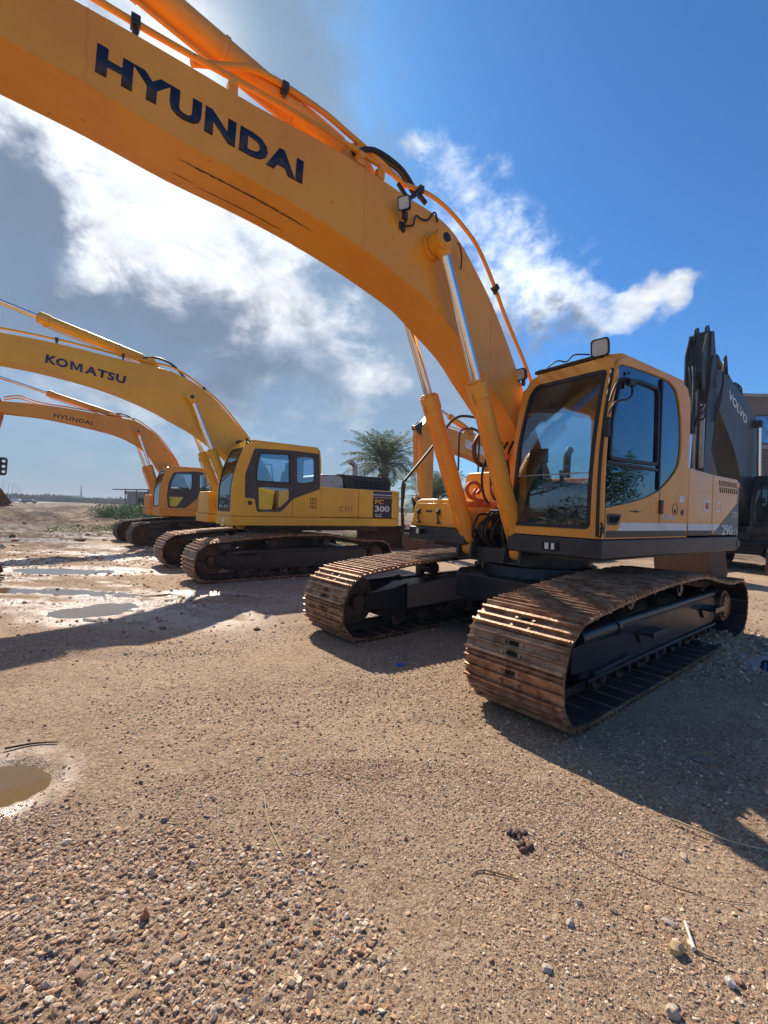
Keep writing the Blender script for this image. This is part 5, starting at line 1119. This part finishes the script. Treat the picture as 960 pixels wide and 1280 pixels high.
# far belt of trees on the horizon
cl = []
for k in range(190):
    a = math.radians(RNG.uniform(-46, 44)); d = RNG.uniform(300, 520); x, y = d * math.sin(a), d * math.cos(a); r = RNG.uniform(3, 7); cl.append(blob_points(900, (x, y, r * .22), (r * 2.0, r * 2.0, r * .45)))
for k in range(60):
    a = math.radians(RNG.uniform(-125, -50)); d = RNG.uniform(60, 90); x, y = d * math.sin(a), d * math.cos(a); r = RNG.uniform(1.6, 3.6); cl.append(blob_points(420, (x, y, r * .6), (r * 1.3, r * 1.3, r * .9)))
C = np.concatenate(cl); C = C[C[:, 2] > 0]; dd = np.hypot(C[:, 0], C[:, 1]); o = leaf_mesh('far_woods', C, np.where(dd > 200, 1.3, .5), 'darktree', aspect=.7); o['kind'] = 'stuff'

# ================================================================== far structures
def roadstrip():
    b = MB(); b.add([(-150, 150, .14), (-118, 150, .14), (-360, 700, .5), (-470, 700, .5)], [(0, 1, 2, 3)]); o = b.build('road', 'concrete', smooth=0); o['kind'] = 'structure'
roadstrip()
def wx(px, Z): return (px - 480) / 562 * Z
def wz(px, py, Z): return 1.556 + (637.4 + .0307 * (px - 480) - py) / 562 * Z
for i, (px, top) in enumerate([(3.3, 596), (10, 600), (15.5, 601), (19.5, 601.5), (22.3, 606), (24.2, 608), (26.0, 610)]):
    base = 622.6 + .0307 * px; Z = 9.0 * 562 / (base - top); x = wx(px, Z); b = MB(); b.tube([(0, 0, 0), (0, 0, 8.8)], [.13, .07], 6); b.tube([(0, 0, 8.75), (.7, 0, 8.95)], .06, 6); b.box((.85, 0, 8.95), (.5, .25, .12))
    o = b.build('street_lamp', 'steel', loc=(x, Z, 0)); tag(o, 'grey street lamp beside the far road, %s' % ['nearest to the hanging dark bucket', 'second from the near end', 'third from the near end', 'fourth from the near end', 'third from the far end', 'second from the far end', 'last at the far end'][i], 'street lamp', 'street lamps along the far road')
# mosque tower
Z = 480; x = wx(101, Z); root = empty('minaret', (x, Z, 0)); tag(root, 'slender minaret with a pointed top on the far skyline', 'minaret'); b = MB(); b.cyl((0, 0, 0), (0, 0, 9), 1.1, 1.0, 8); b.cyl((0, 0, 9), (0, 0, 14.5), .75, .7, 8); b.build('tower', 'farbuild', root); b = MB(); b.cyl((0, 0, 8.8), (0, 0, 9.3), 1.5, n=12); b.cyl((0, 0, 14.2), (0, 0, 14.6), 1.1, n=12); b.build('balcony', 'farbuild', root); b = MB(); b.cyl((0, 0, 14.6), (0, 0, 16), .55, n=8); b.cyl((0, 0, 16), (0, 0, 20), .6, .05, n=8); b.build('spire', 'farbuild', root)
def house(x0, x1, y, d, h, label, win=True, extra=None, mat='farbuild'):
    root = empty('far_house', ((x0 + x1) / 2, y, 0)); tag(root, label, 'building'); w = (x1 - x0) / 2; b = MB(); b.bx(-w, w, 0, d, -.5, h); b.build('wall', mat, root); b = MB(); b.bx(-w - .3, w + .3, -.3, d + .3, h, h + .5)
    if extra: b.bx(extra[0], extra[1], 1, d - 1, h + .5, h + extra[2])
    b.build('roof', mat, root)
    if win:
        n = max(2, int(w * 2 / 4))
        for k in range(n):
            for f in range(max(1, int(h / 3.2))): b = MB(); cx = -w + (k + .5) * 2 * w / n; b.bx(cx - .6, cx + .6, -.06, .02, 1 + f * 3.1, 2.3 + f * 3.1); b.build('window', 'hole', root, smooth=0)
house(wx(25.5, 420), wx(37, 420), 420, 12, 4.8, 'far low block at the left end of the skyline')
house(wx(44, 430), wx(54, 430), 430, 12, 3.6, 'far flat house between the low block and the square tower', win=False)
house(wx(54.5, 440), wx(57.5, 440), 440, 3, 6.8, 'small square tower on the far skyline', win=False)
house(wx(68, 450), wx(93, 450), 450, 16, 4.8, 'wide dark building with a raised roof left of the minaret', extra=(-8, 8, 1.6))
house(wx(94, 450), wx(112, 450), 455, 16, 3.6, 'low wide building behind the minaret')
# parked white and dark cars far away on the road
for (px, Z, m_, lab) in ((21, 170, 'carwhite', 'white car far away on the road at the left edge'), (37, 150, 'cargrey', 'dark car far away beside the dirt heaps')):
    x = wx(px, Z); root = empty('car', (x, Z, gz(x, Z) + .02), .4); tag(root, lab, 'car', 'cars on the far road'); b = MB(); b.prism(rounded([(-2.1, .35), (2.1, .35), (2.1, .85), (1.2, .95), (.7, 1.45), (-1.1, 1.48), (-1.7, .98), (-2.1, .9)], .12), -.85, .85); b.build('body', m_, root, bevel=.05)
    b = MB(); b.prism([(1.05, .98), (.66, 1.38), (-1.02, 1.40), (-1.5, 1.0)], -.87, .87); b.build('window', 'glassdark', root)
    for wx_ in (-1.3, 1.3):
        for wy in (-.8, .8): b = MB(); b.ycyl(wx_, .33, wy - .1, wy + .1, .33, 16); b.build('wheel', 'black', root)
# open shed with a flat roof and the pale block behind it
root = empty('open_shed', (-31.0, 63, -.6)); tag(root, 'open shed with a flat dark roof on thin posts behind the shrubs', 'shed')
b = MB(); b.add([(-5.6, -2.5, 3.75), (7.5, -3.2, 3.95), (7.5, 4, 4.15), (-5.6, 4, 3.95), (-5.6, -2.5, 3.87), (7.5, -3.2, 4.1), (7.5, 4, 4.3), (-5.6, 4, 4.07)], [(3, 2, 1, 0), (4, 5, 6, 7), (0, 1, 5, 4), (1, 2, 6, 5), (2, 3, 7, 6), (3, 0, 4, 7)]); b.build('roof', 'sheet', root)
for x_ in (-3.9, -2.4, -.6, 1.8, 4.6):
    for y_ in (-2.4, 3.5): b = MB(); b.cyl((x_, y_, -.8), (x_, y_, 3.9), .06, n=8); b.build('post', 'sheet', root)
house(-43.5, -33.5, 76, 8, 2.9, 'pale low block with dark openings behind the open shed', mat='concrete')
# brick buildings on the right
def brickhouse(x0, x1, y, d, h, label, wins):
    root = empty('brick_house', ((x0 + x1) / 2, y, 0)); tag(root, label, 'building'); w = (x1 - x0) / 2; outer = [(-w, -.3), (w, -.3), (w, h), (-w, h)]; holes = [[(a, c), (b_, c), (b_, e), (a, e)] for a, b_, c, e in wins]
    b = MB(); b.plate(outer, holes, 0, .25); b.bx(-w, -w + .25, .25, d, -.3, h); b.bx(w - .25, w, .25, d, -.3, h); b.bx(-w, w, d, d + .25, -.3, h); b.bx(-w + .25, w - .25, .25, d, h - .3, h - .1); b.build('wall', 'brick', root)
    b = MB(); b.bx(-w - .1, w + .1, -.1, d + .3, h + .002, h + .22); b.build('roof', 'concrete', root)
    for hl in holes: (a, c), (b_, _), (_, e), _ = hl; f = MB(); f.plate(inset(hl, .002), [inset(hl, .08)], .06, .14); wf = f.build('window', 'trim', root); f = MB(); f.bx(a + .06, b_ - .06, .09, .10, c + .06, e - .06); f.build('pane', 'glassdark', wf, smooth=0)
brickhouse(24.0, 40, 31, 9, 10.1, 'tall brick building at the right edge with a dark window', [(-6.6, -5.0, 6.9, 8.9), (-3.5, -1.5, 6.9, 8.9), (-6.6, -5.0, 3.0, 5.0), (2, 4, 6.9, 8.9)])
brickhouse(19.2, 25.5, 27.5, 3.2, 6.0, 'lower brick house seen between the hanging arm and the raised boom', [(-1.9, -1.0, 4.2, 5.1), (.4, 1.4, 2.4, 3.6)])
# rusty digging bucket lying behind the yellow machine
root = empty('digging_bucket', (-.05, 18.6, gz(0, 18.6)), -.15); tag(root, 'worn brown digging bucket lying on the ground behind the yellow excavator', 'bucket')
b = MB(); pr = smooth_curve([(-.5, .95), (.1, .98), (.55, .7), (.62, .3), (.3, .02), (-.3, 0)], 4)
for i in range(len(pr) - 1):
    (a, c), (e, f_) = pr[i], pr[i + 1]; b.prism([(a, c), (e, f_), (e - .03, f_ - .01), (a - .03, c - .01)], -.95, .95, 'yz')
b.build('bucket_shell', 'bucket', root)
for s in (-1, 1): b = MB(); b.prism(pr + [(-.5, .4)], s * .95 - .02, s * .95 + .02, 'yz'); b.build('side_plate', 'bucket', root)

# ================================================================== camera, sun, sky
cam = bpy.data.cameras.new('camera'); co = bpy.data.objects.new('camera', cam); COL.objects.link(co); SC.camera = co
cam.sensor_width = 36; cam.sensor_fit = 'AUTO'; cam.lens = 562.2577 / 1280 * 36; cam.clip_end = 12000; cam.clip_start = .05
co.matrix_world = Matrix.Translation((0, 0, 1.5559)) @ Matrix.Rotation(PI / 2 - .0047, 4, 'X') @ Matrix.Rotation(.0307, 4, 'Z')
SUN_AZ, SUN_EL = math.radians(-22.5), math.radians(40)     # azimuth from +Y, negative = left
sd = Vector((math.sin(SUN_AZ) * math.cos(SUN_EL), math.cos(SUN_AZ) * math.cos(SUN_EL), math.sin(SUN_EL)))
sl = bpy.data.lights.new('sun', 'SUN'); sl.energy = 5.0; sl.angle = math.radians(.55); sl.color = (1.0, .88, .73)
so = bpy.data.objects.new('sun', sl); COL.objects.link(so); so.rotation_euler = sd.to_track_quat('Z', 'Y').to_euler(); so.location = sd * 50
w = bpy.data.worlds.new('World'); SC.world = w; w.use_nodes = True; nt = w.node_tree; nt.nodes.clear(); g = N(nt)
sky = g.n('ShaderNodeTexSky', sky_type='NISHITA', sun_disc=False, sun_elevation=SUN_EL, sun_rotation=SUN_AZ, air_density=1.0, dust_density=.6, ozone_density=2.0)
d = g.n('ShaderNodeTexCoord').outputs['Generated']
def direction(az, el): a, e = math.radians(az), math.radians(el); return (math.sin(a) * math.cos(e), math.cos(a) * math.cos(e), math.sin(e))
wn = g.n('ShaderNodeTexNoise', ins={'Vector': d, 'Scale': 3.2, 'Detail': 5.0, 'Roughness': .55}).outputs['Color']
dw = g.n('ShaderNodeVectorMath', operation='MULTIPLY_ADD', ins={0: g.n('ShaderNodeVectorMath', operation='SUBTRACT', ins={0: wn, 1: (.5, .5, .5)}).outputs[0], 1: (.24, .24, .24), 2: d}).outputs[0]
wn2 = g.n('ShaderNodeTexNoise', ins={'Vector': d, 'Scale': 13.0, 'Detail': 6.0, 'Roughness': .6}).outputs['Color']
dw = g.n('ShaderNodeVectorMath', operation='MULTIPLY_ADD', ins={0: g.n('ShaderNodeVectorMath', operation='SUBTRACT', ins={0: wn2, 1: (.5, .5, .5)}).outputs[0], 1: (.12, .12, .12), 2: dw}).outputs[0]
def blob(az, el, r, amp, vec=dw, soft=1.0):
    ds = g.n('ShaderNodeVectorMath', operation='DISTANCE', ins={0: vec, 1: direction(az, el)}).outputs['Value']
    return g.math('MULTIPLY', g.ramp(ds, math.radians(r), math.radians(r) * (1 - soft), 0, 1), amp)
def total(items):
    t = None
    for it in items:
        v = blob(*it); t = v if t is None else g.math('ADD', t, v)
    return t
sz = g.n('ShaderNodeSeparateXYZ', ins={0: d})
ds_ = g.n('ShaderNodeVectorMath', operation='MULTIPLY', ins={0: d, 1: (1, 1, 1.5)}).outputs[0]
n_a = g.noise(ds_, 3.4, 10, .58, .35); n_b = g.noise(ds_, 9.5, 9, .60, .5); n_c = g.noise(ds_, 26, 8, .62, .3)
nn = g.math('ADD', g.math('MULTIPLY', n_a, .55), g.math('ADD', g.math('MULTIPLY', n_b, .30), g.math('MULTIPLY', n_c, .15)))
n0 = g.math('SUBTRACT', nn, .5)
# broad thin sheet of cloud over the left half
sheet = total([(-30, 20, 44, .95), (-8, 14, 32, .75), (-55, 30, 50, .8), (6, 18, 20, .45), (-20, 48, 26, .45), (-100, 35, 60, .6), (160, 30, 70, .35)])
sheet = g.ramp(g.math('ADD', sheet, g.math('MULTIPLY', n0, 1.6)), .12, .80)
# thick bright cloud
thick = total([(-33, 31, 14, .85), (-24, 27.5, 13, .85), (-17, 24, 12, .62), (-10, 20, 13, .42), (-27, 18, 12, .42), (-38, 18, 10, .3), (-18, 14, 10, .25), (-40, 36, 12, .8), (-27, 43, 8, .45), (-38, 41, 14, .7), (7, 34, 9, .46), (12, 30, 8.5, .46), (17.5, 27, 7, .44), (22, 22.5, 4, .22), (29, 23.2, 4.6, .60), (31, 24.6, 3.6, .35), (25.5, 23, 4.5, .22), (21, 23, 6.5, .55), (4, 38, 6, .30), (9, 26, 6, .3),
               (-30, 6, 12, .30), (-12, 4, 12, .30), (-20, 12, 12, .26), (-4, 13, 10, .3), (-70, 30, 25, .6), (-110, 25, 25, .5), (-90, 50, 22, .5), (150, 25, 30, .6)])
thick = g.ramp(g.math('ADD', thick, g.math('MULTIPLY', g.math('MULTIPLY', n0, 4.2), g.ramp(thick, .0, .25))), .08, .98)
# darker undersides
dark = total([(-41, 27, 9, 1.1), (-36, 20, 10, .8), (-27, 18.5, 11, .85), (-17, 16, 11, .6), (20.5, 21.5, 6.0, 1.1), (15, 24, 5, .5), (25, 18, 5, .4), (-45, 24, 10, .8), (-8, 16, 8, .3), (-100, 20, 20, .7)])
dark = g.ramp(g.math('ADD', dark, g.math('MULTIPLY', g.math('SUBTRACT', n_b, .5), 1.5)), .12, .85)
skyc = g.mix(1.0, sky.outputs[0], (.35, .79, 1.24), 'MULTIPLY')
texv = g.math('ADD', g.math('ADD', g.math('ADD', .82, blob(16, 28, 26, .75, d)), blob(-25, 38, 38, .62, d)), g.math('MULTIPLY', g.math('SUBTRACT', g.noise(ds_, 13, 9, .62, .6), .5), 1.3))
white = g.mix(1.0, (6.9, 7.3, 7.9), g.n('ShaderNodeCombineXYZ', ins={0: texv, 1: texv, 2: texv}).outputs[0], 'MULTIPLY')
shc = g.mix(g.ramp(sz.outputs[2], .02, .42), (2.5, 3.5, 4.5), (2.25, 3.0, 3.95))
shc = g.mix(g.math('MULTIPLY', g.ramp(nn, .42, .66), .55), shc, (3.6, 4.3, 5.1))
c = g.mix(g.math('MULTIPLY', sheet, .85), skyc, shc)
tc_ = g.mix(g.math('MULTIPLY', dark, .92), white, (1.7, 2.25, 3.2))
c = g.mix(thick, c, tc_)
c = g.mix(g.math('MULTIPLY', g.math('MULTIPLY', dark, sheet), .55), c, (1.5, 2.2, 3.4))
glow = blob(-26, 42, 11, .8, d); c = g.mix(g.math('MULTIPLY', glow, glow), c, (13, 12.8, 12.5))
low = g.ramp(sz.outputs[2], .13, .0); c = g.mix(g.math('MULTIPLY', low, .6), c, (2.7, 3.5, 4.2))
bg = g.n('ShaderNodeBackground', ins={'Color': c, 'Strength': .088}); g.n('ShaderNodeOutputWorld', ins={'Surface': bg.outputs[0]})
SC.view_settings.view_transform = 'Standard'; SC.view_settings.look = 'None'; SC.view_settings.exposure = 0.40; SC.view_settings.gamma = 1.0; SC.view_settings.use_curve_mapping = False
SC.render.engine = 'CYCLES'; SC.cycles.use_denoising = True; SC.cycles.max_bounces = 6; SC.cycles.transparent_max_bounces = 10; SC.cycles.sample_clamp_indirect = 6
SC.cycles.use_adaptive_sampling = True; SC.cycles.adaptive_threshold = .02

HZ = MB(); HZ.bx(-1560, 1560, -1560, 1560, -1.8, 26); hz = HZ.build('haze', 'hole', smooth=0); hz['kind'] = 'stuff'; hm, nt = new_mat('thin_air'); g = N(nt)
pv = g.n('ShaderNodeVolumePrincipled', ins={'Color': (.78, .88, 1, 1), 'Density': HAZE}); ou = g.n('ShaderNodeOutputMaterial'); nt.links.new(pv.outputs[0], ou.inputs['Volume']); hz.data.materials.clear(); hz.data.materials.append(hm)
SC.cycles.volume_bounces = 0
